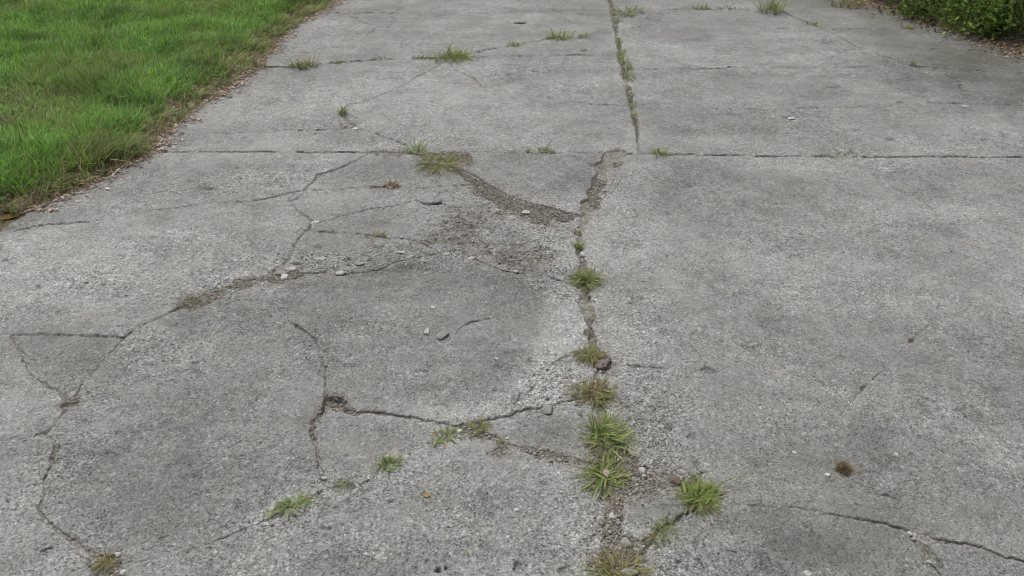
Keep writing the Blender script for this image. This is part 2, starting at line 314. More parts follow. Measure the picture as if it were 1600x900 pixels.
# grit and brown dust lying thin on the slab
DUST = [
 ([(672,352),(705,335),(735,334),(770,338),(768,362),(755,378),(775,376),(812,370),(852,380),(876,400),(868,414),(840,419),(800,424),(772,416),(745,400),(712,388),(668,388),(650,376)], .72),
 ([(700,318),(740,316),(790,318),(860,338),(905,345),(900,362),(860,362),(800,345),(740,345),(700,335)], .5),
 ([(690,252),(740,262),(800,296),(880,320),(905,345),(840,340),(780,325),(720,300),(690,270)], .45),
 ([(900,240),(990,240),(960,270),(945,330),(925,350),(900,345),(915,300),(925,262)], .4),
 ([(900,660),(1010,690),(1085,730),(1095,790),(1000,800),(985,860),(1010,930),(900,930),(925,840),(905,740)], .45),
 ([(400,850),(470,800),(520,770),(600,740),(590,752),(500,790),(420,840),(330,868),(290,868),(330,838)], .6),
 ([(720,668),(770,672),(800,690),(850,705),(800,712),(760,695)], .45),
 ([(270,470),(330,450),(420,425),(470,400),(480,425),(430,445),(340,465),(290,485)], .45),
 ([(640,236),(735,236),(760,262),(700,276),(670,262)], .5),
]
# eroded, exposed-aggregate areas: (cx, cy, rx, ry, amount)
ROUGH = [(530,408,95,14,1.),(470,410,35,22,.9),(640,385,45,14,.8),(710,402,60,14,.8),(860,600,50,40,1.),(880,450,45,22,.7),(790,345,70,25,.8),(860,370,50,25,.7),
 (770,300,50,22,.6),(440,285,60,22,.5),(370,275,45,14,.7),(330,300,40,10,.9),(260,560,90,45,.6),(120,620,40,16,.8),(480,545,40,30,.7),(60,740,60,70,.7),(130,850,50,40,.8),
 (300,400,180,50,.4),(150,470,120,50,.3),(340,450,70,22,.7),(1010,340,40,60,.5),(1000,480,40,60,.5),(1010,700,50,40,.7),(1000,620,50,40,.6),(900,820,80,60,.5),(1030,880,60,40,.7),
 (520,760,60,30,.7),(620,860,160,60,.4),(440,810,60,25,.7),(1400,760,60,30,.6),(1420,880,60,40,.5),(560,640,80,10,.3),(850,440,60,16,.6),(1390,250,70,20,.5),(860,110,100,22,.4),
 (1250,190,60,30,.5),(1320,90,80,30,.3),(540,195,60,10,.5),(620,225,120,12,.3),(980,740,80,40,.6),(680,330,50,25,.4)]
# large-scale staining of the surface: (cx, cy, rx, ry, value)
TONE = [(620,440,130,26,-.6),(480,520,90,60,-.35),(680,520,120,60,-.22),(830,480,30,60,-.3),(600,600,80,40,-.25),(790,600,70,45,-.25),(870,520,45,55,.65),(900,470,25,30,.4),(640,652,120,18,.45),
 (850,600,40,40,.45),(330,590,90,70,-.35),(360,720,120,70,-.3),(200,720,110,60,-.35),(300,840,60,50,-.3),(130,430,170,60,.35),(60,640,60,60,-.1),(300,370,120,40,.4),(110,570,50,30,-.45),
 (500,390,60,20,.3),(400,270,110,20,.35),(180,300,110,20,-.15),(560,280,60,14,-.1),(560,350,60,10,-.15),(850,270,60,22,-.3),(740,345,60,22,-.3),(600,130,90,24,.05),(760,180,160,36,.35),
 (460,160,100,26,.1),(640,50,140,22,.15),(800,130,90,25,.3),(1000,290,50,60,.35),(1120,300,80,60,-.35),(1090,360,100,26,.15),(1400,250,60,14,.55),(1240,310,60,25,-.3),(1500,280,100,25,-.35),
 (1350,320,60,18,.1),(1130,200,100,20,-.3),(1260,160,70,16,-.15),(1230,205,60,18,.3),(1480,140,120,25,-.1),(1240,90,90,14,.35),(1450,70,120,22,-.55),(1560,100,80,40,-.6),(1130,50,120,20,-.15),
 (1060,130,80,14,.1),(1280,130,40,10,-.25),(1380,110,60,10,-.2),(1150,600,150,60,-.15),(1400,600,150,80,-.15),(1300,420,150,40,.05),(1050,440,80,50,.15),(1200,700,200,70,-.2),(1350,850,260,60,-.25),
 (1250,640,90,20,.15),(1060,690,70,30,.3),(1130,830,80,50,-.25),(1060,790,40,18,-.35),(780,780,120,60,.05),(900,690,60,25,-.25),(830,670,60,14,-.45),(560,690,70,25,-.2),(700,860,160,50,.1),
 (480,860,120,50,-.1),(1560,520,60,120,-.25),(1230,500,70,40,-.15),(700,310,40,12,-.2),(880,740,50,50,.25),(950,410,30,120,.2),(1030,760,60,12,.1),(60,850,70,60,.05),(40,560,40,30,.1),
 (1340,700,80,20,-.15),(1500,720,110,50,-.2),(1100,260,140,10,.35),(300,225,100,12,.1),(1200,30,120,16,.15),(760,110,30,12,.2),(520,60,60,20,.2)]
TPOLY = [
 ([(450,440),(470,430),(520,426),(592,421),(640,402),(662,400),(717,394),(760,412),(800,425),(840,448),(848,480),(838,530),(822,565),(800,595),(745,622),(640,632),(560,628),(515,610),(510,575),(500,535),(468,500),(446,470)], -.30, .012),
 ([(560,425),(720,400),(850,450),(838,530),(760,500),(600,470)], -.05, .08),
 ([(860,448),(905,460),(916,500),(925,548),(880,555),(850,578),(828,602),(800,620),(720,658),(645,648),(700,640),(760,628),(805,600),(836,555),(850,500)], .55, .035),
 ([(112,640),(160,590),(230,530),(290,490),(380,455),(430,462),(470,515),(498,540),(505,620),(490,660),(495,740),(420,795),(330,840),(200,865),(110,800),(80,740),(88,680)], -.33, .05),
 ([(17,524),(193,527),(150,565),(105,622),(60,590),(40,560)], -.35, .025),
 ([(0,370),(60,354),(240,331),(400,318),(452,318),(482,350),(445,410),(320,455),(285,470),(195,520),(0,518)], .42, .04),
 ([(240,240),(560,241),(495,272),(450,300),(240,325),(150,335)], .15, .05),
 ([(750,245),(935,246),(920,290),(905,328),(800,300),(725,262)], -.28, .03),
 ([(520,650),(690,664),(620,712),(512,745)], -.28, .03), ([(820,650),(925,640),(940,680),(905,712),(850,706),(780,684)], -.5, .03),
 ([(980,790),(1000,778),(1068,770),(1084,792),(1030,828),(1005,838),(975,828)], -.42, .02),
 ([(1090,790),(1250,797),(1425,832),(1600,880),(1700,980),(980,980),(1030,850)], -.5, .03),
 ([(500,272),(575,242),(690,262),(770,300),(655,308),(500,292)], -.12, .03), ([(490,350),(560,334),(650,316),(705,325),(655,372),(520,360)], -.18, .03),
 ([(1000,250),(1600,250),(1600,400),(1200,380),(1010,330)], -.15, .08), ([(1100,560),(1600,500),(1700,880),(1430,822),(1120,740)], -.22, .12),
 ([(240,175),(580,120),(960,170),(995,236),(240,234)], .2, .1), ([(1000,176),(1600,170),(1600,238),(1005,236)], -.05, .06), ([(1005,175),(1190,172),(1210,205),(1010,210)], -.3, .06),
 ([(1000,30),(1200,22),(1200,62),(1000,70)], -.3, .08), ([(1380,60),(1600,90),(1700,180),(1500,180),(1350,110)], -.75, .2), ([(60,400),(0,640),(60,680),(0,900),(60,820)], .15, .08),
]
PITS = [(1106,577,15,6.5,6,-.35),(1235,183,15,4,7,.6),(1258,217,13,3.4,5,.5),(1070,323,9,3,4,.4),(812,35.5,13,2.5,8,-.5),(1410,159,9,2.2,5,-.1),(1456,159,9,1.8,5,-.1),(1340,204,9,2.3,5,.1),(1393,218,8,2.2,5,0),(1540,220,9,2.6,5,.3),
 (1480,212,9,2,4,0),(1220,44,9,1.8,5,0),(835,109,6,1.8,6,-.4),(912,79,9,1.6,6,-.3),(962,379,10,2.5,3,.2),(1000,382,9,2,3,0),(242,664,6,6,4,.1),(658,580,10,4,4,.0),(690,608,6,2,3,0),(680,549,7,3,2,0),
 (60,447,6,3,6,-.3),(135,441,5,2.5,6,-.4),(160,443,5,2.5,6,-.4),(8,405,6,2,6,-.4),(127,448,4,2,5,-.3),(182,450,4,2,5,-.3),(145,433,4,1.6,5,-.3),(1495,393,12,4,5,.1),(1436,300,7,2,4,0),(620,455,4,1.6,3,0),
 (507,826,10,5,5,-.1),(684,891,5,4,8,-.5),(697,886,4,3,8,-.4),(635,875,6,4,4,0),(608,786,7,4,4,-.1),(590,868,6,3,4,0),(806,885,8,10,6,-.2),(880,890,8,6,5,-.1),(1080,684,12,6,4,-.1),(845,745,6,3,3,0),
 (1500,640,10,4,4,0),(1350,604,8,5,4,-.1),(500,385,8,3,6,0),(595,384,9,2.5,6,-.1),(545,404,10,3,6,-.1),(320,294,14,3,6,-.3),(300,283,14,2,5,-.2),(372,262,6,2,4,-.2),(282,249,5,1.2,4,-.3),(208,280,4,2,4,-.2),
 (1455,325,8,2,4,0),(1245,385,6,2,3,-.1),(1555,305,8,1.5,3,-.1),(1045,332,5,2.5,4,-.3),(1040,345,7,1.5,3,-.1),(300,568,9,4,3,0),(770,610,5,2,3,-.1),(1020,170,6,1,2,0),(1302,136,12,3,3,-.1),(1507,140,6,2,4,-.2)]

# ------------------------------------------------------------------ the sheet the slabs are cut from (finer near the viewpoint, real ground positions)
rows_px = np.arange(945, -47, -1.50)
ys_f = np.array([gp(800, p)[1] for p in rows_px])
ys = np.concatenate([np.linspace(-2.0, ys_f[0], 26)[:-1], ys_f, ys_f[-1] + np.cumsum(0.06 * 1.14 ** np.arange(1, 30))])
us_f = np.arange(-1.05, 1.0501, 1.66 / 800)
ext = 1.05 + np.cumsum(0.003 * 1.09 ** np.arange(1, 48))
us = np.concatenate([-ext[::-1], us_f, ext])
Wy = (np.maximum(ys, 0.6) * CT + H * ST) * 800 / FPX
NY, NX = len(ys), len(us)
X = us[None, :] * Wy[:, None]; Y = np.repeat(ys[:, None], NX, 1)
X = X.astype(np.float32).astype(np.float64)
cx = np.gradient(us)[None, :] * Wy[:, None]; cy = np.repeat(np.gradient(ys)[:, None], NX, 1)
print('grid', NY, NX, NY*NX)
wx = .0080*fbm(X*22, Y*22, 1, 2) + .0065*fbm(X*75, Y*75, 2, 2)
wy = .0080*fbm(X*22, Y*22, 3, 2) + .0065*fbm(X*75, Y*75, 4, 2)
XW = X + wx; YW = Y + wy
S = np.full((NY, NX), .5, np.float32)         # signed distance to nearest crack edge
A_dark = np.zeros((NY, NX), np.float32); A_dirt = np.zeros((NY, NX), np.float32)
BAR = np.zeros((NY, NX), bool); DB = np.full((NY, NX), 99., np.float32); DMAJ = np.full((NY, NX), .5, np.float32)
FILL = np.full((NY, NX), .008, np.float32)
wmod = 1 + 1.5*fbm(X*13, Y*13, 9, 3)
fade = np.clip(.7+1.5*fbm(X*7, Y*7, 10, 3), .12, 1.15)
spn = np.clip(.8+3.8*fbm(X*10, Y*10, 12, 3), .12, 4)
CH = np.zeros((NY, NX), np.float32); DIG = np.zeros((NY, NX), np.float32)
def win(x0, x1, y0, y1, pad):
    r0 = max(np.searchsorted(ys, y0-pad)-2, 0); r1 = min(np.searchsorted(ys, y1+pad)+2, NY)
    w0, w1 = Wy[r0:r1].min(), Wy[r0:r1].max()
    lo = min((x0-pad)/w0, (x0-pad)/w1); hi = max((x1+pad)/w0, (x1+pad)/w1)
    c0 = max(np.searchsorted(us, lo)-2, 0); c1 = min(np.searchsorted(us, hi)+2, NX)
    return slice(r0, r1), slice(c0, c1)
def seg_d(ax, ay, bx, by, px, py):
    vx, vy = bx-ax, by-ay; L2 = vx*vx+vy*vy+1e-12
    t = np.clip(((px-ax)*vx + (py-ay)*vy)/L2, 0, 1)
    return np.hypot(px-ax-t*vx, py-ay-t*vy), t
for pts, dw, bar, dark, dirt in CR:
    P = gpa(pts); Wd = [ (p[2] if len(p) > 2 else dw)/1000 for p in pts]
    for k in range(len(P)-1):
        (ax, ay), (bx, by) = P[k], P[k+1]
        rs = win(min(ax, bx), max(ax, bx), min(ay, by), max(ay, by), .12)
        d, t = seg_d(ax, ay, bx, by, XW[rs], YW[rs])
        w = (Wd[k]*(1-t) + Wd[k+1]*t) / 2 * np.clip(wmod[rs], .3 if dark < .68 else .75, 2.1)
        s = d - w
        # cell-aware distance, so thin lines stay continuous where cells are long
        _vx, _vy = bx-ax, by-ay; Ln = math.hypot(_vx, _vy)+1e-9; nxn, nyn = abs(_vy)/Ln, abs(_vx)/Ln
        cell = nxn*cx[rs] + nyn*cy[rs]
        if bar: S[rs] = np.minimum(S[rs], s)
        else: S[rs] = np.minimum(S[rs], np.maximum(s, -.003)+.0005)
        cov = np.clip((w + cell*.5 - d)/cell, 0, 1) * np.clip(.25+2*w/cell, .65 if dark >= .8 else .35, 1)
        cov = np.maximum(cov, 0)
        A_dark[rs] = np.maximum(A_dark[rs], cov*dark*np.clip(1-(w-.006)/.012, .25, 1)*(fade[rs] if dark < .68 else np.maximum(fade[rs], .7 if dark < .8 else .95)))
        fr = np.clip(1 - s/(.002+.7*w), 0, 1)
        A_dirt[rs] = np.maximum(A_dirt[rs], dirt*fr*.8*fade[rs]*np.clip(.35+w/.006, 0, 1))
        lip = np.clip(spn[rs]*(w*1.5+.0015), .0008, .022)
        CH[rs] = np.maximum(CH[rs], np.minimum(.0055, .0012+.45*w)*np.clip(1-s/lip, 0, 1)**1.6)
        DIG[rs] = np.maximum(DIG[rs], np.clip(1-d/(cell*1.05), 0, 1)*min(1., (Wd[k]+Wd[k+1])/.016)*bar)
        if bar:
            d0, _ = seg_d(ax, ay, bx, by, X[rs], Y[rs])
            d1 = np.hypot(0, 0) + np.abs(d) if False else d
            BAR[rs] |= d1 < cell*1.05 + .0065; DB[rs] = np.minimum(DB[rs], d/cell)
            mj = np.clip((Wd[k]+Wd[k+1])/2/.010, 0, 1)
            DMAJ[rs] = np.minimum(DMAJ[rs], d + (1-mj)*.12)
def sdf_poly(P, px, py):
    d = np.full(px.shape, 1e9); ins = np.zeros(px.shape, bool)
    for k in range(len(P)):
        ax, ay = P[k]; bx, by = P[(k+1) % len(P)]
        dd, _ = seg_d(ax, ay, bx, by, px, py); d = np.minimum(d, dd)
        c = ((ay > py) != (by > py)); xi = ax + (py-ay)*(bx-ax)/((by-ay) if abs(by-ay) > 1e-9 else 1e-9)
        ins ^= c & (px < xi)
    return np.where(ins, -d, d)
HP = []; HM = np.zeros((NY, NX), np.float32)
lw = .022*fbm(X*9, Y*9, 33, 3)
for pts, fd in HOLES:
    P = gpa(pts); HP.append(P); big = np.ptp(P[:, 0]) > .25
    rs = win(P[:, 0].min(), P[:, 0].max(), P[:, 1].min(), P[:, 1].max(), .12)
    s = sdf_poly(P, XW[rs]+.9*wx[rs], YW[rs]+.9*wy[rs]) + lw[rs]*(1. if big else .3)
    HM[rs] = np.maximum(HM[rs], s < .05)
    S[rs] = np.minimum(S[rs], s)
    k = np.clip(1 - s/.012, 0, 1); FILL[rs] = FILL[rs]*(1-k) + fd/1000*k
    A_dirt[rs] = np.maximum(A_dirt[rs], np.clip(1 - s/.03, 0, 1)*.7)
    DMAJ[rs] = np.minimum(DMAJ[rs], np.maximum(s, 0))
DU = np.zeros((NY, NX), np.float32)
for pts, am in DUST:
    P = gpa(pts); rs = win(P[:, 0].min(), P[:, 0].max(), P[:, 1].min(), P[:, 1].max(), .1)
    s = sdf_poly(P, XW[rs], YW[rs]) + 1.6*lw[rs] + 1.5*wx[rs]
    DU[rs] = np.maximum(DU[rs], am*sst(.055, -.06, s))
A_dirt = np.maximum(A_dirt, DU*np.clip(.8+1.2*fbm(X*28, Y*28, 34, 3), .2, 1))
def blobs(lst, noise=None):
    F = np.zeros((NY, NX), np.float32)
    for (bx, by, rx, ry, v) in lst:
        gx, gy = gp(bx, by); m = mmpx(by); wxr = rx*m; wyr = abs(gp(bx, by-ry)[1]-gp(bx, by+ry)[1])/2
        rs = win(gx-2*wxr, gx+2*wxr, gy-2*wyr, gy+2*wyr, .05)
        q = ((X[rs]-gx)/wxr)**2 + ((Y[rs]-gy)/wyr)**2
        if noise is not None: q = q * (1 + noise[rs])
        F[rs] += v*np.exp(-np.maximum(q, 0)*.9)
    return F
nz = 1.2*fbm(X*6, Y*6, 31, 3)
rough = np.clip(blobs(ROUGH, nz) + .7*DU + .10 + .25*np.clip(fbm(X*4, Y*4, 35, 3), 0, 1), 0, 1)
tone = .62*blobs(TONE, nz) + .35*fbm(X*2.3, Y*2.3, 40, 4) + .38*np.exp(-DMAJ/.035)*(1+1.5*fbm(X*25, Y*25, 44, 2))
for pts, v, fw in TPOLY:
    P = gpa(pts); rs = win(P[:, 0].min(), P[:, 0].max(), P[:, 1].min(), P[:, 1].max(), .15)
    tone[rs] += v*sst(fw, -fw, sdf_poly(P, XW[rs], YW[rs]) + 2.0*lw[rs] + 2.2*wx[rs])
# streaks swept across the slabs
tone += .36*fbm(X*2.2+3, Y*9, 46, 3) + .30*fbm(X*14, Y*14, 47, 3)
bl = fbm(X*2.6+9, Y*4.2, 55, 4); tone += .24*sst(.06, .14, bl) - .22*sst(.05, .13, fbm(X*3.3, Y*5+4, 56, 5)) - .3*sst(.16, .24, fbm(X*9, Y*11, 57, 4))
# height
Z = .010*fbm(X*.8, Y*.8, 50, 2) + .0035*fbm(X*5, Y*5, 51, 2)
BASEZ = Z.copy()
Z += .0011*fbm(X*60, Y*60, 52, 3)*(1+2.2*rough) + .0009*fbm(X*190, Y*190, 53, 2)*(1+1.2*rough)
Z -= .0065*rough*np.clip(fbm(X*35, Y*35, 54, 3)+.15, 0, 1)
Z -= .0035*np.clip(rough-.3, 0, 1)
A_moss = np.zeros((NY, NX), np.float32)
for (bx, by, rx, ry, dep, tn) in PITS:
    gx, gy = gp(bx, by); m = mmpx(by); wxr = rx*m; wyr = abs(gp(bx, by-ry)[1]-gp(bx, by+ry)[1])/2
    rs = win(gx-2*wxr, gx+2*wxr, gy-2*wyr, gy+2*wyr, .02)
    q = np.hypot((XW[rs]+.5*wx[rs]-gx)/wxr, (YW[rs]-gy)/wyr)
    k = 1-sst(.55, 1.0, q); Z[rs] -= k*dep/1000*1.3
    tone[rs] += k*tn*1.5 - .5*(k*(1-k)*4)*(YW[rs] > gy)  # pit stain, with the far inner rim toned down as painted shade
    A_dark[rs] = np.maximum(A_dark[rs], np.maximum(np.clip(-tn, 0, 1)*.8, (.42 if by < 240 else .18)*sst(-.3, .5, (Y[rs]-gy)/wyr))*k)  # dark pits, plus shade painted over each pit's far half
# random small pits
pn = vn(X*38, Y*38, 61) ; pk = sst(.36, .45, pn)*np.clip(.3+rough, 0, 1); Z -= .003*pk; A_dark = np.maximum(A_dark, pk*.42*(vn(X*2, Y*2, 62) > -.1))
# moss / organic grime towards the shrubs
A_moss = np.clip(.75*sst(1.3, .1, xr(Y)-X)*sst(2.5, 4.0, Y)*(1+fbm(X*5, Y*5, 70, 3)), 0, .8).astype(np.float32)
A_moss = np.maximum(A_moss, .35*np.clip(fbm(X*1.4, Y*1.4, 71, 4)+.0, 0, 1))
A_dirt = np.maximum(A_dirt, .12*np.clip(fbm(X*3, Y*3, 72, 3), 0, 1)*2)

# divide into slabs: flood fill between the dividing cracks
edgeL = (X - xl(Y)) + 1.2*wx + .02*fbm(X*9, Y*9, 80, 2); edgeR = (xr(Y) - X) + 1.2*wx + .03*fbm(X*9, Y*9, 81, 2)
E = np.minimum(edgeL, edgeR)
free = (~BAR) & (E > 0) & (S > -.02)
lab = np.where(free, 0, -1).astype(np.int32).ravel().tolist()
cur = 0; sizes = {}
for i0 in range(0, NY*NX, 7):
    if lab[i0] != 0: continue
    cur += 1; stack = [i0]; lab[i0] = cur; n = 0
    while stack:
        i = stack.pop(); n += 1; c = i % NX
        if c and lab[i-1] == 0: lab[i-1] = cur; stack.append(i-1)
        if c < NX-1 and lab[i+1] == 0: lab[i+1] = cur; stack.append(i+1)
        if i >= NX and lab[i-NX] == 0: lab[i-NX] = cur; stack.append(i-NX)
        if i < NY*NX-NX and lab[i+NX] == 0: lab[i+NX] = cur; stack.append(i+NX)
    sizes[cur] = n
LAB = np.array(lab, np.int32).reshape(NY, NX)
good = np.array([0]+[1 if sizes.get(k, 0) > 300 else 0 for k in range(1, cur+1)], bool)
LAB = np.where((LAB > 0) & good[np.maximum(LAB, 0)], LAB, 0)
for lim, its in ((1.0, 14), (.5, 10), (-1, 60)):          # grow towards the middle line of each crack, nearest cells last
    ok = DB > lim
    for it in range(its):
        for ax, sh in ((0, 1), (0, -1), (1, 1), (1, -1)):
            R = np.roll(LAB, sh, ax); LAB = np.where((LAB == 0) & (R > 0) & ok, R, LAB)
ids = [k for k in range(1, cur+1) if good[k]]
print('slabs', len(ids))
# slab settlement: small height offsets and tilts
rr = np.random.default_rng(11)
OFF = np.zeros(cur+1); TX = np.zeros(cur+1); TY = np.zeros(cur+1); CX = np.zeros(cur+1); CY = np.zeros(cur+1)
for k in ids:
    m = LAB == k; CX[k] = X[m].mean(); CY[k] = Y[m].mean()
    OFF[k] = rr.uniform(-.0012, .0012); ext_ = max(np.ptp(X[m]), np.ptp(Y[m]))
    TX[k], TY[k] = rr.uniform(-1, 1, 2) * .0022/max(ext_, .2)
Z = Z + OFF[LAB] + TX[LAB]*(X-CX[LAB]) + TY[LAB]*(Y-CY[LAB])
for (px, py, dz) in [(860,275,.004),(1020,800,.002),(570,680,-.0010),(330,620,.0),(600,850,.0006),(850,680,-.001),(100,565,-.0015),(560,385,-.0005),(650,520,.0015),(1250,600,.0)]:
    gx, gy = gp(px, py); i_ = np.searchsorted(ys, gy); j_ = np.searchsorted(us, gx/Wy[i_]); k = LAB[i_, j_]
    Z += np.where(LAB == k, dz - OFF[k], 0)
# crack profile
sp = np.clip(fbm(X*18, Y*18, 90, 3)+.25, .05, 1)
tone += 1.3*np.clip(CH/.0035, 0, 1)*(S > .0015)*np.clip(.35+2*vn(X*40, Y*40, 48)+1.2*vn(X*9, Y*9, 49), 0, 1)
Z -= 1.25*CH + .004*sp*np.clip(1-S/.012, 0, 1)**2*HM
Z -= .030*sst(.0002, -.006, S)
Z -= .005*DIG
Z -= .05*sst(.012, -.004, E)
A_dirt = np.maximum(A_dirt, np.clip(1-E/.09, 0, 1)*.8*(.6+vn(X*30, Y*30, 92)))

drive = ob('driveway', None, kind='structure', label='cracked grey concrete driveway of many weathered slab pieces')
QI = (np.arange(NY-1)[:, None]*NX + np.arange(NX-1)[None, :])
quad = np.stack([QI, QI+1, QI+1+NX, QI+NX], -1).reshape(-1, 4)
fl = LAB.ravel()[quad]; fE = E.ravel()[quad].max(1); fS = S.ravel()[quad].max(1)
flab = fl[:, 0]
keep = (fE > -.004) & (fS > -.014)
SZ = Z.ravel(); XR = X.ravel(); YR = Y.ravel()
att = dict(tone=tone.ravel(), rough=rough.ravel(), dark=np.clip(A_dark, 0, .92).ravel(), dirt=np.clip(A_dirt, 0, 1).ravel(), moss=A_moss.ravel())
def sub(faces, zarr, name, mat, use, parent, **pr):
    u, inv = np.unique(faces.ravel(), return_inverse=True)
    f = inv.reshape(-1, 4)
    me = mesh_np(name, np.stack([XR[u], YR[u], zarr[u]], 1), [f], mat, {k: att[k][u] for k in use}, smooth=True)
    return ob(name, me, parent, **pr)
for k in ids:
    fk = quad[keep & (flab == k)]
    if len(fk) < 40: continue
    # settlement offset of neighbours is taken out along shared seams by the groove itself
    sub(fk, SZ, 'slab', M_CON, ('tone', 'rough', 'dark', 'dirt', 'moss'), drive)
# soil in the cracks and openings
ZS = BASEZ - FILL + .0030*fbm(X*45, Y*45, 95, 3) + .0015*fbm(X*160, Y*160, 96, 2)
ZS = ZS.ravel(); fSm = S.ravel()[quad].min(1)
so = quad[(fSm < .010) & (fE > -.05)]
sub(so, ZS, 'crack_soil', M_SOIL, ('dirt',), None, kind='structure', label='brown gritty soil filling the cracks of the driveway')
# a ground sheet out to the horizon, under everything
G = 300
ob('ground', mesh_np('ground', [(-G, -G, -.09), (G, -G, -.09), (G, G, -.09), (-G, G, -.09)], [np.array([[0, 1, 2, 3]])], M_EARTH), kind='structure', label='bare dark soil under the lawn and the driveway')

def surf_z(x, y):
    """height of the concrete near a point"""
    i = int(np.clip(np.searchsorted(ys, y), 1, NY-1)); j = int(np.clip(np.searchsorted(us, x/Wy[i]), 1, NX-1))
    return float(max(Z[i, j], BASEZ[i, j]-.005, ZS.reshape(NY, NX)[i, j] if S[i, j] < .01 else -1))
def surf_za(x, y):
    i = np.clip(np.searchsorted(ys, y), 1, NY-1); j = np.clip(np.searchsorted(us, x/Wy[i]), 1, NX-1)
    z = Z[i, j]; s = S[i, j]; zs = ZS.reshape(NY, NX)[i, j]
    return np.where(s < .008, np.maximum(z, zs), z), s

# ------------------------------------------------------------------ verges (lawn soil left, shrub bed right)
def verge_z(s, y):
    return -.02 + .045*sst(-.02, .35, s) + .012*fbm(s*6, y*6, 101, 3)*sst(0, .15, s)
def verge(side, name, label):
    sv = np.concatenate([np.linspace(-.06, 3, 150), 3+np.cumsum(.03*1.25**np.arange(1, 30))]); sv = sv[sv < 60]
    yv = np.concatenate([np.linspace(-3, 10, 330), 10+np.cumsum(.05*1.2**np.arange(1, 28))])
    SS, YY = np.meshgrid(sv, yv); XX = xl(YY)-SS if side < 0 else xr(YY)+SS
    ZZ = verge_z(SS, YY); n1, n2 = SS.shape
    q = (np.arange(n1-1)[:, None]*n2 + np.arange(n2-1)[None, :]); f = np.stack([q, q+1, q+1+n2, q+n2], -1).reshape(-1, 4)
    if side < 0: f = f[:, ::-1]
    ob(name, mesh_np(name, np.stack([XX.ravel(), YY.ravel(), ZZ.ravel()], 1), [f], M_EARTH, smooth=True), kind='structure', label=label)
verge(-1, 'lawn_ground', 'dark soil of the lawn along the left edge of the driveway')
verge(1, 'shrub_bed', 'dark leaf-strewn soil of the bed under the shrubs at right')

# ------------------------------------------------------------------ blades
def blades(bx, by, bz, ang, ln, wd, lean, curl, col, tipcol=None, nseg=2):
    """vectorised grass blades; returns verts, tris, colours. lean = start angle off vertical, curl = added angle along blade"""
    n = len(bx); dx, dy = np.cos(ang), np.sin(ang); sx, sy = -dy, dx
    V = []; C = []
    px = np.array(bx, float); py = np.array(by, float); pz = np.array(bz, float)
    tipcol = col if tipcol is None else tipcol
    th = np.array(lean, float)
    for k in range(nseg):
        w = wd * (1.0 if k == 0 else (1 - (k/nseg)**2*.7)) * .5
        if k == 0: w = w*.75
        V.append(np.stack([px-sx*w, py-sy*w, pz], 1)); V.append(np.stack([px+sx*w, py+sy*w, pz+w*.3], 1))
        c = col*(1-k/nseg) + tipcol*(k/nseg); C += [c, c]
        st = ln/nseg
        px = px + dx*np.sin(th)*st; py = py + dy*np.sin(th)*st; pz = np.maximum(pz + np.cos(th)*st, bz + .0015)
        th = th + curl/nseg
    V.append(np.stack([px, py, pz], 1)); C.append(tipcol)
    m = 2*nseg+1
    V = np.stack(V, 1).reshape(-1, 3); C = np.stack(C, 1).reshape(-1, 3)
    b = np.arange(n)*m; T = []
    for k in range(nseg-1):
        o = 2*k; T += [np.stack([b+o, b+o+1, b+o+3], 1), np.stack([b+o, b+o+3, b+o+2], 1)]
    o = 2*(nseg-1); T.append(np.stack([b+o, b+o+1, b+o+2], 1))
    return V, np.concatenate(T), C
GREENS = np.array([(.15, .30, .05), (.20, .37, .065), (.11, .25, .06), (.26, .41, .08), (.17, .33, .10)])
OLIVE = np.array([(.24, .25, .10), (.29, .29, .13), (.19, .21, .08), (.34, .32, .16)])
BRIGHT = np.array([(.24, .33, .09), (.30, .38, .12), (.19, .29, .07), (.34, .38, .14)])
DRY = np.array([(.38, .32, .20), (.30, .24, .16), (.46, .40, .27), (.26, .20, .14)])
def pick(pal, n, rng): return pal[rng.integers(0, len(pal), n)] * rng.uniform(.6, 1.4, (n, 1))

def join(parts):
    V = []; T = []; C = []; o = 0
    for v, t, c in parts: V.append(v); T.append(t+o); C.append(c); o += len(v)
    return np.concatenate(V), [np.concatenate(T)], np.concatenate(C)
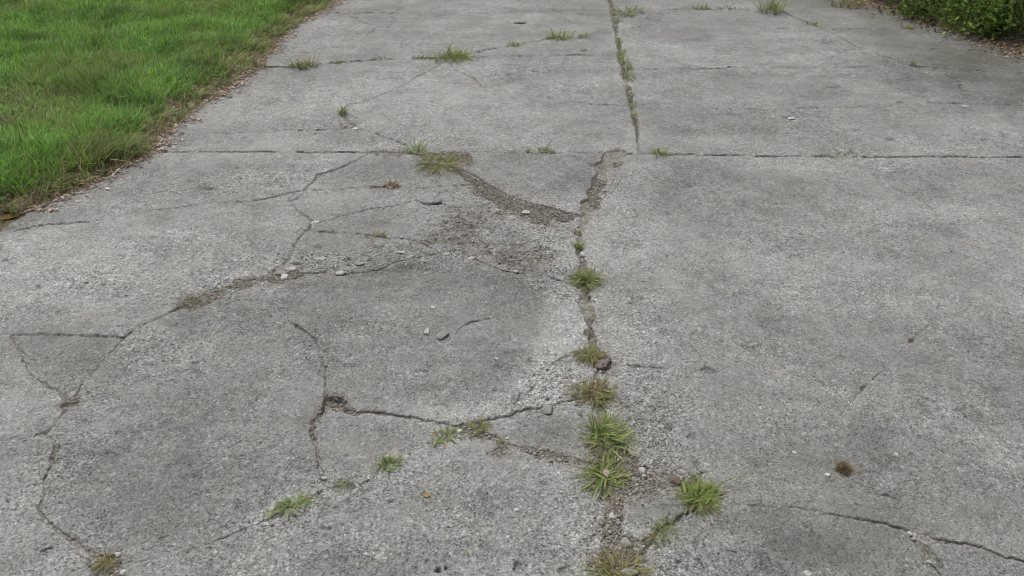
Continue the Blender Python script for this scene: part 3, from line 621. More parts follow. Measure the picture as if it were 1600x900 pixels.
# lawn: thinned with distance, one mass of blades
def build_lawn():
    r = np.random.default_rng(5)
    n = 230000
    y = 2.6 + (8.4-2.6)*r.random(n)**.85; s = r.random(n)**1.15*3.4
    g = xl(y) - s
    # keep what lies in or close to the view, thin the rest
    inview = np.abs(g) < (y*CT+H*ST)*800/FPX*1.12
    keepm = (inview | (r.random(n) < .12)) & ((y < 7.2) | (r.random(n) < .3))
    fr = .15 + .05*fbm(y*5, y*0+3, 111, 3) + .07*vn(y*22, y*0, 112) + .06*vn(y*8, y*0, 126)      # bare strip beside the concrete
    keepm &= (s > fr) | (r.random(n) < .10)
    keepm &= s > .015
    y = y[keepm]; s = s[keepm]; g = g[keepm]; n = len(y)
    z = verge_z(s, y)
    patch = fbm(g*2.2, y*2.2, 113, 3); fine = fbm(g*9, y*9, 115, 2); edge = np.exp(-np.maximum(s-.09, 0)/.10)
    near = np.exp(-np.maximum(y-3.1, 0)/.7); ln = (.038 + .040*r.random(n)) * (1 + .9*patch) * (1+.6*edge*(1+2*vn(y*9, y*0, 124))+.35*near) * (1+.5*fine)
    tall = r.random(n) < .05; ln = np.where(tall, ln*1.5, ln)
    wd = r.uniform(.0032, .0066, n)
    flow = .6*fbm(g*1.3, y*1.3, 120, 2)*6.28
    ang = np.where((edge > .5) & (r.random(n) < .55), r.normal(0, .7, n), r.uniform(0, 6.28, n)); ang = np.where(r.random(n) < .35, flow + r.normal(0, .8, n), ang)
    col = pick(GREENS, n, r)
    yl = np.clip(fbm(g*2.5, y*2.5, 117, 3)*2.4+.1, 0, 1)[:, None]; col = col*(1-yl*.6) + pick(BRIGHT, n, r)*.75*yl*.6
    od = (r.random(n) < .05 + .25*np.clip(fbm(g*3, y*3, 118, 3), 0, 1)+.3*edge)[:, None]; col = np.where(od, pick(OLIVE, n, r), col)
    dd = (r.random(n) < .03+.22*np.clip(fbm(g*4, y*4, 119, 3), 0, 1)+.12*edge)[:, None]; col = np.where(dd, pick(DRY, n, r)*.8, col)
    dk = (1 - .45*np.clip(fbm(g*6, y*6, 125, 2)*2, 0, 1))[:, None]; col = col*dk
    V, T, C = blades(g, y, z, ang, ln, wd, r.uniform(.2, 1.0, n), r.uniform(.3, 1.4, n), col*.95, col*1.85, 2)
    print('lawn blades', n)
    # the lawn goes on round the view, with coarser blades
    m = 85000; yy = 1.0+17*r.random(m)**1.3; ss = .12+10*r.random(m)**1.4; gg = xl(yy)-ss
    fine_zone = (np.abs(gg) < (yy*CT+H*ST)*800/FPX*1.08) & (yy < 7.0) & (yy > 2.6) & (ss < 3.2)
    yy, ss, gg = yy[~fine_zone], ss[~fine_zone], gg[~fine_zone]; m = len(yy); zz = verge_z(ss, yy)
    cc = pick(GREENS, m, r); oo = (r.random(m) < .15)[:, None]; cc = np.where(oo, pick(OLIVE, m, r), cc); far = 1+.12*np.maximum(yy-5, 0)
    V2, T2, C2 = blades(gg, yy, zz, r.uniform(0, 6.28, m), r.uniform(.05, .10, m)*far**.5, r.uniform(.008, .016, m)*far, r.uniform(.3, 1.1, m), r.uniform(.3, 1.2, m), cc*.9, cc*1.5, 2)
    V, T, C = join([(V, T, C), (V2, T2, C2)]); T = T[0]
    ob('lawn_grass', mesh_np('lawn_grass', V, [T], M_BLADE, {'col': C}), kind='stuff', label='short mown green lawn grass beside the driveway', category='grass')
build_lawn()

# ------------------------------------------------------------------ litter along the edges (flakes with thickness of their own curl)
def flakes(x, y, z, size, asp, col, r, lift=.3):
    n = len(x); a = r.uniform(0, 6.28, n); L = size; W = size*asp
    q = np.array([(-.5, 0, 0), (-.1, -.5, .12), (.5, -.06, 0), (.05, .5, .15), (0, 0, -.04)])
    V = np.zeros((n, 5, 3)); tilt = r.uniform(-lift, lift, n); tilt2 = r.uniform(-lift, lift, n)
    for k in range(5):
        px = q[k, 0]*L; py = q[k, 1]*W; pz = q[k, 2]*L*.9
        V[:, k, 0] = x + px*np.cos(a) - py*np.sin(a); V[:, k, 1] = y + px*np.sin(a) + py*np.cos(a)
        V[:, k, 2] = z + pz + px*tilt + py*tilt2
    V[:, :, 2] += np.maximum(0, (z+.001) - V[:, :, 2].min(1))[:, None]
    b = np.arange(n)*5; T = [np.stack([b, b+1, b+4], 1), np.stack([b+1, b+2, b+4], 1), np.stack([b+2, b+3, b+4], 1), np.stack([b+3, b, b+4], 1)]
    return V.reshape(-1, 3), np.concatenate(T), np.repeat(col, 5, 0)
LIT = 1.12*np.array([(.46, .38, .30), (.34, .26, .20), (.54, .47, .39), (.22, .15, .11), (.40, .30, .24), (.48, .40, .35)])
def build_litter():
    r = np.random.default_rng(9); n = 34000
    y = r.uniform(3.0, 8, n); s = r.normal(.075, .068, n) + .07*fbm(y*5, y*0, 112, 3); g = xl(y)-s
    zc, _ = surf_za(g, y); z = np.where(s > .0, np.maximum(verge_z(s, y), -.02), zc) + r.random(n)*.006
    ok = (s < .26) & (s > -.16); y, g, z = y[ok], g[ok], z[ok]; n = len(y)
    th = r.random(n) < .6
    p1 = flakes(g, y, z, r.uniform(.008, .030, n), np.where(th, .14, .45), pick(LIT, n, r)*1.12, r)
    n2 = 15000; y = r.uniform(3.0, 8, n2); s = r.normal(.09, .05, n2); g = xl(y)-s; z = np.maximum(verge_z(s, y), -.012)
    c = pick(DRY, n2, r)*1.2; olv = (r.random(n2) < .35)[:, None]; c = np.where(olv, pick(OLIVE, n2, r), c)
    p2 = blades(g, y, z, r.uniform(0, 6.28, n2), r.uniform(.02, .07, n2), r.uniform(.0016, .003, n2), r.uniform(.9, 1.5, n2), r.uniform(.0, .5, n2), c)
    n3 = 2600; y = 3.0+4.6*r.random(n3); s = r.uniform(.05, .17, n3)+.04*vn(y*8, y*0, 126); g = xl(y)-s; z = verge_z(s, y)
    gate = vn(y*3.5, y*0, 130)+vn(y*11, y*0, 131)*.7 > -.12; y, g, z = y[gate], g[gate], z[gate]; n3 = len(y)
    c = pick(np.concatenate([BRIGHT*.85, OLIVE]), n3, r)
    p3 = blades(g, y, z, r.normal(-.15, .8, n3), r.uniform(.05, .13, n3), r.uniform(.003, .0055, n3), r.uniform(.5, 1.1, n3), r.uniform(.5, 1.2, n3), c, c*1.3, 3)
    V, T, C = join([p3]); ob('edge_grass', mesh_np('edge_grass', V, T, M_BLADE, {'col': C}), kind='stuff', label='longer yellow-green blades flopping over the litter at the lawn edge', category='grass')
    V, T, C = join([p1, p2])
    ob('dry_litter', mesh_np('dry_litter', V, T, M_LITTER, {'col': C}), kind='stuff', label='dry tan grass clippings and leaf bits along the lawn edge', category='litter')
    # under the shrubs
    n = 5200; y = r.uniform(3.0, 7.5, n); s = r.normal(.02, .13, n); g = xr(y)+s
    zc, _ = surf_za(g, y); z = np.where(s > 0, np.maximum(verge_z(s, y), -.02), np.maximum(zc, -.02)) + r.random(n)*.012
    ok = s < .6
    y, g, z = y[ok], g[ok], z[ok]; n = len(y)
    c = pick(np.array([(.24, .16, .10), (.32, .23, .14), (.16, .11, .08), (.38, .31, .22), (.28, .21, .17)]), n, r)
    V, T, C = join([flakes(g, y, z, r.uniform(.010, .038, n), .45, c, r, .5)])
    ob('fallen_leaves', mesh_np('fallen_leaves', V, T, M_LITTER, {'col': C}), kind='stuff', label='brown fallen leaves in front of the shrubs at right', category='leaf litter')
build_litter()

# ------------------------------------------------------------------ grit and small stones
OCT = None
def rocks(x, y, z, size, col, r, sink=.3):
    """angular little stones, 8 faces each"""
    n = len(x)
    base = np.array([(1, 0, 0), (0, 1, 0), (-1, 0, 0), (0, -1, 0), (.1, .1, .8), (0, 0, -.8)], float)
    V = base[None]*r.uniform(.55, 1.25, (n, 6, 3)) + r.normal(0, .12, (n, 6, 3))
    a = r.uniform(0, 6.28, n); c, s_ = np.cos(a)[:, None], np.sin(a)[:, None]
    asp = r.uniform(.55, 1, (n, 1)); fx = V[:, :, 0]; fy = V[:, :, 1]*asp
    V = np.stack([fx*c - fy*s_, fx*s_ + fy*c, V[:, :, 2]*r.uniform(.45, .9, (n, 1))], -1)*size[:, None, None]*.5
    V[:, :, 0] += x[:, None]; V[:, :, 1] += y[:, None]; V[:, :, 2] += (z + size*sink)[:, None]
    f = np.array([(0, 1, 4), (1, 2, 4), (2, 3, 4), (3, 0, 4), (1, 0, 5), (2, 1, 5), (3, 2, 5), (0, 3, 5)])
    T = (np.arange(n)[:, None, None]*6 + f[None]).reshape(-1, 3)
    return V.reshape(-1, 3), T, np.repeat(col, 6, 0)
GCOL = np.array([(.32, .32, .30), (.40, .39, .36), (.25, .22, .18), (.30, .26, .215), (.20, .175, .145), (.48, .47, .44), (.28, .24, .195)])
def build_grit():
    r = np.random.default_rng(21)
    # candidates on the sheet: soil zones and broken margins
    vis = (ys > .7) & (ys < 7); ii, jj = np.nonzero(((S < .012) | (DU > .25)) & (S > -.2) & vis[:, None] & (np.abs(us) < 1.1)[None, :] & (E > .01))
    wgt = (cx[ii, jj]*cy[ii, jj]) * np.where(S[ii, jj] < 0, 1, .25+.5*DU[ii, jj]**1.5)
    # cracks that are only hairlines hold no stones
    hair = (A_dirt[ii, jj] < .45); wgt = np.where(hair, wgt*.03, wgt)
    k = r.choice(len(ii), 21000, p=wgt/wgt.sum()); ii, jj = ii[k], jj[k]; n = len(k)
    x = X[ii, jj] + r.normal(0, .002, n); y = Y[ii, jj] + r.normal(0, .002, n); z, _ = surf_za(x, y)
    size = np.clip(r.lognormal(-5.25, .42, n), .0022, .016)
    p1 = rocks(x, y, z, size, pick(GCOL, n, r), r, .15)
    # flat dry bits among the grit
    k = r.integers(0, n, 5000); x2 = x[k]+r.normal(0, .01, 5000); y2 = y[k]+r.normal(0, .01, 5000); z2, _ = surf_za(x2, y2)
    p2 = flakes(x2[:2600], y2[:2600], z2[:2600]+.001, r.uniform(.004, .014, 2600), .3, pick((LIT*.62+.03), 2600, r), r)
    V, T, C = join([p1, p2])
    ob('crack_grit', mesh_np('crack_grit', V, T, M_GRIT, {'col': C}), kind='stuff', label='small stones and dry bits lying in the soil of the cracks', category='grit')
    # loose aggregate on eroded concrete
    ii, jj = np.nonzero((rough > .25) & vis[:, None] & (np.abs(us) < 1.1)[None, :] & (E > .03) & (S > .004))
    wgt = cx[ii, jj]*cy[ii, jj]*rough[ii, jj]**2; k = r.choice(len(ii), 11000, p=wgt/wgt.sum()); ii, jj = ii[k], jj[k]; n = len(k)
    x = X[ii, jj]+r.normal(0, .002, n); y = Y[ii, jj]+r.normal(0, .002, n); z, _ = surf_za(x, y)
    size = np.clip(r.lognormal(-5.2, .42, n), .0025, .014)
    col = pick(np.array([(.30, .30, .29), (.36, .355, .34), (.25, .25, .24), (.42, .415, .40), (.33, .31, .28)]), n, r)
    V, T, C = rocks(x, y, z, size, col, r, -.02)
    ob('loose_aggregate', mesh_np('loose_aggregate', V, [T], M_GRIT, {'col': C}), kind='stuff', label='loose pale crumbs of concrete on the eroded slab margins', category='grit')
build_grit()
def build_specks():
    r = np.random.default_rng(31); n = 2600
    y = .85 + 5.8*r.random(n)**1.2; x = r.uniform(-1, 1, n)*(y*CT+H*ST)*.66; ok = (x > xl(y)+.03) & (x < xr(y)-.03); x, y = x[ok], y[ok]; n = len(x); z, _ = surf_za(x, y)
    size = np.clip(r.lognormal(-5.75, .45, n), .002, .012)
    col = pick(np.array([(.12, .10, .08), (.20, .17, .13), (.08, .07, .06), (.30, .28, .25), (.5, .49, .46), (.6, .59, .57)]), n, r)
    p1 = rocks(x, y, z, size, col, r, .1)
    k = r.integers(0, n, 260); xs = x[k]+.02; ys_ = y[k]; zs, _ = surf_za(xs, ys_); m = len(k)
    p2 = blades(xs, ys_, zs+.001, r.uniform(0, 6.28, m), r.uniform(.012, .05, m), r.uniform(.001, .0018, m), np.full(m, 1.5), r.uniform(-.1, .15, m), pick(DRY*.75, m, r))
    V, T, C = join([p1, p2])
    ob('scattered_specks', mesh_np('scattered_specks', V, T, M_GRIT, {'col': C}), kind='stuff', label='fine dark crumbs and straw stalks scattered over the slabs', category='grit')
build_specks()
def build_rubble():
    r = np.random.default_rng(77); XX = []
    for (bx, by, rx, ry, n) in [(500,410,75,13,150),(560,408,65,12,150),(640,390,40,12,50),(445,420,22,14,60),(465,395,18,18,30),(715,398,40,8,50),(760,410,40,8,30),(855,600,36,28,70),(880,640,40,10,40),(800,322,50,8,50),(870,370,30,20,40),
            (930,290,8,50,40),(918,470,8,50,40),(1010,750,50,14,50),(960,800,12,60,40),(400,437,40,8,40),(320,462,25,6,15),(520,634,12,4,5),(790,680,50,12,30),(480,520,12,30,15),(505,740,10,14,14),(130,850,30,24,24),(170,880,18,18,16),(1430,840,26,8,20),(610,20,40,4,16),(560,27,30,5,14)]:
        a = r.uniform(0, 6.28, n); q = r.random(n)**.5*1.3; m = mmpx(by); gx, gy = gp(bx, by); wyr = abs(gp(bx, by-ry)[1]-gp(bx, by+ry)[1])/2
        XX.append(np.stack([gx+np.cos(a)*q*rx*m, gy+np.sin(a)*q*wyr], 1))
    P = np.concatenate(XX); n = len(P); z, _ = surf_za(P[:, 0], P[:, 1]); size = np.clip(r.lognormal(-4.5, .45, n), .005, .030)
    V, T, C = rocks(P[:, 0], P[:, 1], z, size, pick(np.array([(.30, .30, .285), (.35, .345, .33), (.26, .255, .24), (.38, .37, .35)]), n, r), r, -.10)
    ob('broken_rubble', mesh_np('broken_rubble', V, [T], M_GRIT, {'col': C}), kind='stuff', label='broken lumps of grey concrete in the crumbled band above the round slab', category='rubble')
build_rubble()

# ------------------------------------------------------------------ weeds: tufts growing from the cracks
def leaf_mesh(name, L, Wd, curl, col, tip, r):
    """one arched grass leaf with a keel, widest a third along"""
    ns = 5; V = []; C = []; F = []; x = z = 0.; th = 0.
    for k in range(ns+1):
        t = k/ns; w = Wd*.5*(math.sin(math.pi*min(t*1.15+.18, 1.0))**.7 if t < .99 else .04)
        V += [(x, -w, z+w*.35), (x, 0, z), (x, w, z+w*.35)]
        c = [a*(1-t)+b*t for a, b in zip(col, tip)]; C += [[q*1.12 for q in c], c, [q*1.05 for q in c]]
        x += math.cos(th)*L/ns; z += math.sin(th)*L/ns; th -= curl/ns
    for k in range(ns):
        a = 3*k; F += [(a, a+1, a+4, a+3), (a+1, a+2, a+5, a+4)]
    return mesh_np(name, V, [np.array(F)], M_BLADE, {'col': np.array(C)}, smooth=True)
LV = {}
def leaf_set(kind):
    if kind in LV: return LV[kind]
    pal = {'bright': BRIGHT, 'green': np.array([(.17, .26, .07), (.21, .30, .09), (.15, .22, .07)]), 'olive': OLIVE*1.1, 'dry': DRY*.9, 'gold': np.array([(.26, .25, .05), (.22, .24, .05), (.30, .24, .07)])}[kind]
    r = random.Random(sum(map(ord, kind))); out = []
    for i in range(6):
        c = pal[i % len(pal)]; out.append(leaf_mesh('leaf', 1.0, r.uniform(.085, .15), r.uniform(.5, 1.3), c*r.uniform(.8, 1.1), c*r.uniform(1.0, 1.35), r))
    LV[kind] = out; return out
def tuft_parts(px, py, rpx, n, mix, label, group=None, elong=1.0, dirn=0., up=.5, seedh=0, cat='weed', wsc=1.0):
    """a tuft whose leaves show singly: thing > leaf"""
    gx, gy = gp(px, py); R_ = rpx*mmpx(py); r = random.Random(int(px*7+py))
    z0 = max(surf_z(gx, gy), surf_z(gx+.012, gy), surf_z(gx-.012, gy))
    root = ob('grass_tuft', None, loc=(gx, gy, z0), label=label, category=cat, group=group)
    kinds = [k for k, w in mix for _ in range(w)]
    subs = [(0, 0)] + [(r.gauss(0, .26)*R_*elong, r.gauss(0, .22)*R_) for _ in range(4)]
    for i in range(n):
        me = r.choice(leaf_set(r.choice(kinds))); a = r.uniform(0, 2*math.pi); sb = r.choice(subs)
        inner = r.random(); L = R_*r.choice([r.uniform(.3, .7), r.uniform(.5, 1.15)])*(.75+.4*(1-inner)); o = ob('leaf', me, root)
        off = R_*.62*r.random()**.7
        ex = math.cos(a)*off*elong*.6+sb[0]; ey = math.sin(a)*off*.6+sb[1]
        cx_, sx_ = math.cos(dirn), math.sin(dirn)
        lx, ly = ex*cx_-ey*sx_, ex*sx_+ey*cx_
        o.location = (lx, ly, r.uniform(0, .004)); pitch = -(up*r.uniform(.1, 1.2)*(1.1-.7*off/R_))
        L *= (1 - .35*off/R_)
        ang2 = a+r.gauss(0, .9) + dirn*(elong > 1.2)
        o.rotation_euler = (r.uniform(-.4, .4), pitch, ang2); o.scale = (L, L*r.uniform(.6, 1.1)*wsc, L)
    # fine blades and dead sheaths between the leaves
    q = np.random.default_rng(int(px*5+py)); m = int(n*2.6)
    pal = np.concatenate([{'bright': BRIGHT, 'green': BRIGHT*.8, 'olive': OLIVE, 'dry': DRY, 'gold': DRY*np.array([.9, .95, .5])}[k] for k in kinds] + [DRY[:2]*.8])
    a = q.uniform(0, 6.28, m); off = R_*.75*q.random(m)**.8; c1, s1 = math.cos(dirn), math.sin(dirn)
    ex = np.cos(a)*off*elong; ey = np.sin(a)*off; bx = ex*c1-ey*s1; by = ex*s1+ey*c1
    col = pick(pal, m, q); low = (q.random(m) < .35)
    V, T, C = blades(bx, by, np.full(m, .001), a+q.normal(0, 1.0, m), R_*q.uniform(.2, .75, m), q.uniform(.0012, .0024, m), np.where(low, 1.4, q.uniform(.3, 1.2, m)*(1.4-.4*up)), q.uniform(.1, 1.0, m), col, col*1.2, 3)
    m2 = m//4; a2 = q.uniform(0, 6.28, m2); o2 = R_*q.uniform(.1, .6, m2)
    pal2 = np.concatenate([DRY, OLIVE, BRIGHT[:1]*.9]); c2 = pick(pal2, m2, q)
    V2, T2, C2 = blades(np.cos(a2)*o2*max(elong*.8, 1), np.sin(a2)*o2, np.full(m2, .002), a2+q.normal(0, .35, m2), R_*q.uniform(.3, 1.0, m2), q.uniform(.0016, .0032, m2), q.uniform(1.15, 1.5, m2), q.uniform(-.1, .5, m2), c2, c2*1.15, 4)
    V, T, C = join([(V, T, C), (V2, T2, C2)]); T = T[0]
    ob('fine_blades', mesh_np('fine_blades', V, [T], M_BLADE, {'col': C}), root, kind='stuff')
    return root
def tuft_one(px, py, rpx, n, pal, label, group=None, elong=1.0, dirn=0., up=.8, hfac=1.0, cat='weed', name='grass_tuft', wmm=2.4):
    """a small or far tuft as one mesh of blades"""
    gx, gy = gp(px, py); R_ = rpx*mmpx(py); r = np.random.default_rng(int(px*13+py))
    a = r.uniform(0, 6.28, n); off = R_*.45*r.random(n)**.6
    ex = np.cos(a)*off*elong; ey = np.sin(a)*off; bx = ex*math.cos(dirn)-ey*math.sin(dirn); by = ex*math.sin(dirn)+ey*math.cos(dirn)
    L = R_*r.uniform(.35, 1.0, n)*hfac
    P = np.concatenate([np.asarray(p) for p in pal]); col = pick(P, n, r)
    zz, _ = surf_za(gx+bx, gy+by); z0 = surf_z(gx, gy)
    V, T, C = blades(bx, by, np.maximum(zz-z0, -.01), a+r.normal(0, .7, n), L, r.uniform(.7, 1.3, n)*wmm/1000*(1+.15*gy), r.uniform(.35, 1.35, n)*(1.75-up), r.uniform(.2, 1.1, n), col, col*1.2, 3)
    return ob(name, mesh_np(name, V, [T], M_BLADE, {'col': C}), loc=(gx, gy, z0), label=label, category=cat, group=group)

B, Gn, O_, D_, Y_ = 'bright', 'green', 'olive', 'dry', 'gold'
WG = 'weeds growing in the near part of the centre crack'
tuft_parts(915, 436, 34, 95, [(B, 2), (Gn, 3), (O_, 1), (D_, 1)], 'green grass tuft in the centre crack just below the brown debris patch', WG, up=.9, wsc=.8)
tuft_parts(920, 556, 27, 80, [(O_, 3), (B, 1), (D_, 2)], 'olive grass tuft touching the brown clod in the centre crack', WG, up=.7, wsc=.7)
tuft_parts(928, 614, 36, 140, [(O_, 4), (D_, 3)], 'dense dull olive and straw-coloured tuft below the brown clod', WG, up=.7, elong=1.3, wsc=.6)
tuft_parts(946, 680, 50, 85, [(B, 4), (Gn, 2), (O_, 1)], 'largest bright green grass tuft with long spreading blades in the centre crack', WG, up=.8, wsc=.7)
tuft_parts(942, 745, 48, 62, [(B, 3), (O_, 3), (Gn, 1)], 'loose green tuft around a heart-shaped stone', WG, up=.5, wsc=.8)
tuft_parts(1093, 777, 38, 130, [(B, 4), (Gn, 1), (O_, 1)], 'round leafy green tuft at the right end of the soil opening', WG, up=.8, wsc=1.0)
tuft_parts(1030, 832, 30, 34, [(Gn, 2), (O_, 3)], 'thin wispy green tuft on the short crack below the round leafy tuft', WG, up=.9, elong=1.6, dirn=.7, wsc=.5)
tuft_parts(965, 890, 44, 70, [(Y_, 3), (O_, 2), (B, 1), (D_, 1)], 'yellowish tuft at the bottom edge of the picture in the centre crack', WG, up=.5, elong=1.4, wsc=.6)
WD = 'small weeds along the diagonal crack at lower left'
tuft_parts(458, 791, 24, 34, [(B, 5), (Gn, 1)], 'flat elongated green weed, leftmost on the diagonal crack', WD, elong=2.2, dirn=.35, up=.9, wsc=1.5)
tuft_parts(536, 758, 15, 14, [(B, 1), (O_, 2)], 'tiny pale green weed between two larger ones on the diagonal crack', WD, elong=1.7, dirn=.35, up=.8, wsc=1.5)
tuft_parts(606, 727, 22, 30, [(B, 3), (Gn, 1)], 'compact green weed with broad pointed leaves, middle of the diagonal crack', WD, elong=1.6, dirn=.35, up=1.1, wsc=1.6)
tuft_parts(698, 681, 24, 30, [(B, 3), (Gn, 1), (O_, 1)], 'green weed at the top end of the diagonal crack', WD, elong=1.8, dirn=.4, up=.9, wsc=1.2)
tuft_parts(750, 666, 18, 30, [(O_, 3), (B, 1)], 'low olive weed in the dark crack right of the diagonal crack', None, elong=1.6, up=.5, wsc=.7)
tuft_parts(782, 692, 10, 10, [(O_, 2), (B, 1)], 'tiny sprout beside a small soil pocket below the round slab', None, up=.9, wsc=.8)
tuft_parts(168, 880, 22, 34, [(O_, 3), (Y_, 1), (D_, 1)], 'low olive weed in the soil hole at the lower left corner', None, up=.5, wsc=.7)
tuft_parts(690, 257, 46, 85, [(O_, 4), (D_, 1), (B, 2)], 'wide sprawling olive and straw tuft on the long cross joint', None, up=.35, elong=1.2, wsc=.45)
tuft_parts(706, 90, 36, 90, [(B, 4), (Gn, 2), (O_, 1)], 'bright green tuft at a crack junction in the upper middle', None, up=1.1, elong=1.4, dirn=.1, wsc=.55)
TP = 'small tufts scattered in the cracks'
tuft_one(654, 236, 24, 60, [BRIGHT], 'small green tuft on the cross joint left of the sprawling straw tuft', elong=1.6)
tuft_one(610, 240, 20, 40, [OLIVE, DRY], 'dull short tuft on the cross joint near its junction with a crack', elong=2.5, up=.4)
tuft_one(1030, 240, 17, 60, [BRIGHT, OLIVE], 'small yellow-green tuft on the cross joint right of the centre joint', elong=1.4)
tuft_one(1305, 243, 26, 90, [OLIVE], 'low mossy grass line on the cross joint at right', elong=3.2, hfac=.3, up=.4)
tuft_one(1492, 244, 14, 30, [OLIVE], 'faint low grass on the cross joint near the right edge', elong=2.5, hfac=.35, up=.4)
tuft_one(845, 239, 24, 90, [GREENS, OLIVE, DRY*.6], 'grey-green short tuft on the cross joint above the triangular slab', elong=2.0, hfac=.6)
tuft_one(610, 291, 14, 50, [np.array([(.34, .20, .06), (.28, .19, .07), (.2, .18, .06)])], 'tiny orange-brown tuft on a thin crack left of the sprawling tuft', elong=1.6)
tuft_one(588, 368, 16, 40, [OLIVE, DRY], 'tiny olive tuft on the crack above the rubble', elong=2.0)
tuft_one(906, 384, 15, 70, [BRIGHT*.8, OLIVE], 'short dark green tuft high in the near centre crack', elong=1.0)
tuft_one(902, 362, 10, 30, [OLIVE, DRY], 'sparse dry tuft where the triangular slab meets the centre crack')
tuft_one(536, 177, 14, 60, [BRIGHT], 'small upright green tuft at the tip of a cracked slab at upper left', up=1.2, hfac=1.3)
tuft_one(803, 70, 15, 50, [BRIGHT, OLIVE], 'small green tuft left of two others on the far curved crack', elong=1.6)
tuft_one(875, 59, 23, 110, [BRIGHT], 'bright green tuft on the far curved crack', elong=1.7)
tuft_one(911, 57, 13, 40, [OLIVE], 'small olive tuft right of the bright one on the far curved crack', elong=1.6)
tuft_one(474, 103, 27, 130, [BRIGHT*.8, OLIVE, DRY*.7], 'spreading dull green tuft on the curved crack near the lawn', elong=1.5)
tuft_one(404, 105, 18, 90, [BRIGHT*.8, OLIVE, DRY*.7], 'low tuft where the curved crack meets the lawn edge', elong=1.8)
tuft_one(528, 98, 10, 26, [OLIVE, BRIGHT], 'tiny sprout on the curved crack right of the dull green tuft', up=1.1)
tuft_one(590, 92, 14, 30, [OLIVE], 'tiny low sprout midway on the curved crack', elong=2, hfac=.6)
tuft_one(660, 91, 16, 40, [OLIVE, BRIGHT], 'low grass just left of the bright tuft at the crack junction', elong=2, hfac=.6)
tuft_one(1204, 19, 30, 170, [BRIGHT*.8, OLIVE], 'spreading grey-green clump near the top of the picture', up=1.05, hfac=1.05, elong=1.5, wmm=1.8)
tuft_one(1094, 14, 18, 60, [BRIGHT, OLIVE], 'low green tuft on the far crack left of the grey-green clump', elong=1.8, hfac=.7)
tuft_one(1135, 14, 14, 40, [OLIVE], 'thin olive grass on the far crack beside the grey-green clump', elong=2.4, hfac=.5)
tuft_one(1272, 39, 14, 50, [OLIVE, BRIGHT], 'small yellow-green tuft on the diagonal crack below the grey-green clump', elong=2, hfac=.6)
tuft_one(1325, 10, 30, 120, [np.array([(.24, .24, .05), (.18, .2, .04), (.28, .22, .07)])], 'yellow-green low growth at the foot of the shrubs, top of the picture', elong=2, hfac=.6)
tuft_one(1416, 44, 14, 50, [np.array([(.28, .26, .05), (.2, .2, .04)])], 'yellow low weed in front of the fallen leaves', elong=1.6, hfac=.6)
tuft_one(1428, 101, 9, 20, [OLIVE], 'tiny sprout at a crack crossing in front of the shrubs', up=1.2, hfac=1.6)
tuft_one(300, 470, 20, 60, [DRY*.55, OLIVE*.7], 'dark dead grass in the soil pocket at the left end of the rubble crack', elong=1.6, hfac=.5, up=.4)
tuft_one(918, 520, 12, 40, [OLIVE, DRY*.7], 'small dull sprout in the centre crack above the brown clod', hfac=.7)
tuft_one(985, 18, 24, 80, [OLIVE, GREENS], 'spreading olive grass right of the far end of the centre joint', elong=2, hfac=.6)
tuft_one(980, 25, 18, 70, [OLIVE, BRIGHT], 'low green grass where a curved crack leaves the centre joint', elong=2, hfac=.6)
tuft_one(1085, 745, 12, 26, [OLIVE, BRIGHT*.9], 'small yellowish sprout at the rim of the soil opening', up=1.0)
GJ = 'clumps of grass filling the far centre joint'
for i, (px, py, rp, nn, pal) in enumerate([(956, 6, 9, 50, 0), (959, 20, 12, 90, 1), (962, 32, 12, 90, 1), (967, 66, 13, 90, 0), (972, 82, 13, 100, 2), (976, 94, 14, 110, 2), (982, 107, 16, 120, 1), (985, 120, 15, 120, 0), (983, 137, 9, 50, 0),
        (987, 150, 11, 60, 0), (990, 165, 12, 70, 0), (992, 181, 12, 80, 0), (995, 196, 9, 40, 3), (996, 212, 7, 30, 3)]):
    P = [[OLIVE, BRIGHT], [OLIVE, BRIGHT], [BRIGHT], [DRY, OLIVE]][pal]
    lb = ['farthest clump of the centre joint grass at the top of the picture', 'olive clump of joint grass beside the first cross crack', 'olive clump of joint grass just before a bare stretch', 'clump of joint grass just after the bare stretch',
          'grey-green clump of joint grass left of plain slabs', 'thick green clump of joint grass above a transverse joint', 'widest clump of joint grass at the transverse joint', 'broad clump of joint grass just below the transverse joint',
          'thin clump of joint grass under the broad one', 'sparse olive clump above the second transverse joint', 'olive clump at the second transverse joint', 'yellow-green clump just below the second transverse joint',
          'dry thin clump of joint grass near the long cross joint', 'nearest dry sprout of the joint grass above the long cross joint'][i]
    tuft_one(px, py, rp*1.05, int(nn*.9), P, lb, GJ, hfac=.62, up=.55, elong=3.4, dirn=1.45, wmm=1.7)

# the long runner of the round tuft, and the twig-like dead grass
def tube_mesh(name, pts, rad, mat, ns=6):
    V = []; F = []
    P = [Vector(p) for p in pts]
    for k, p in enumerate(P):
        t = (P[min(k+1, len(P)-1)] - P[max(k-1, 0)]).normalized(); a = t.cross(Vector((0, 0, 1))).normalized() if abs(t.z) < .95 else Vector((1, 0, 0)); b = t.cross(a)
        rr_ = rad*(1-.6*k/(len(P)-1))
        for q in range(ns): V.append(p + (a*math.cos(2*math.pi*q/ns) + b*math.sin(2*math.pi*q/ns))*rr_)
    for k in range(len(P)-1):
        for q in range(ns): F.append((k*ns+q, k*ns+(q+1) % ns, (k+1)*ns+(q+1) % ns, (k+1)*ns+q))
    return mesh_np(name, [tuple(v) for v in V], [np.array(F)], mat, smooth=True)
M_RUN = plain_material('green_runner', (.14, .2, .05), (.2, .24, .07)); M_TWIG = plain_material('dry_twig', (.2, .15, .1), (.34, .28, .2))

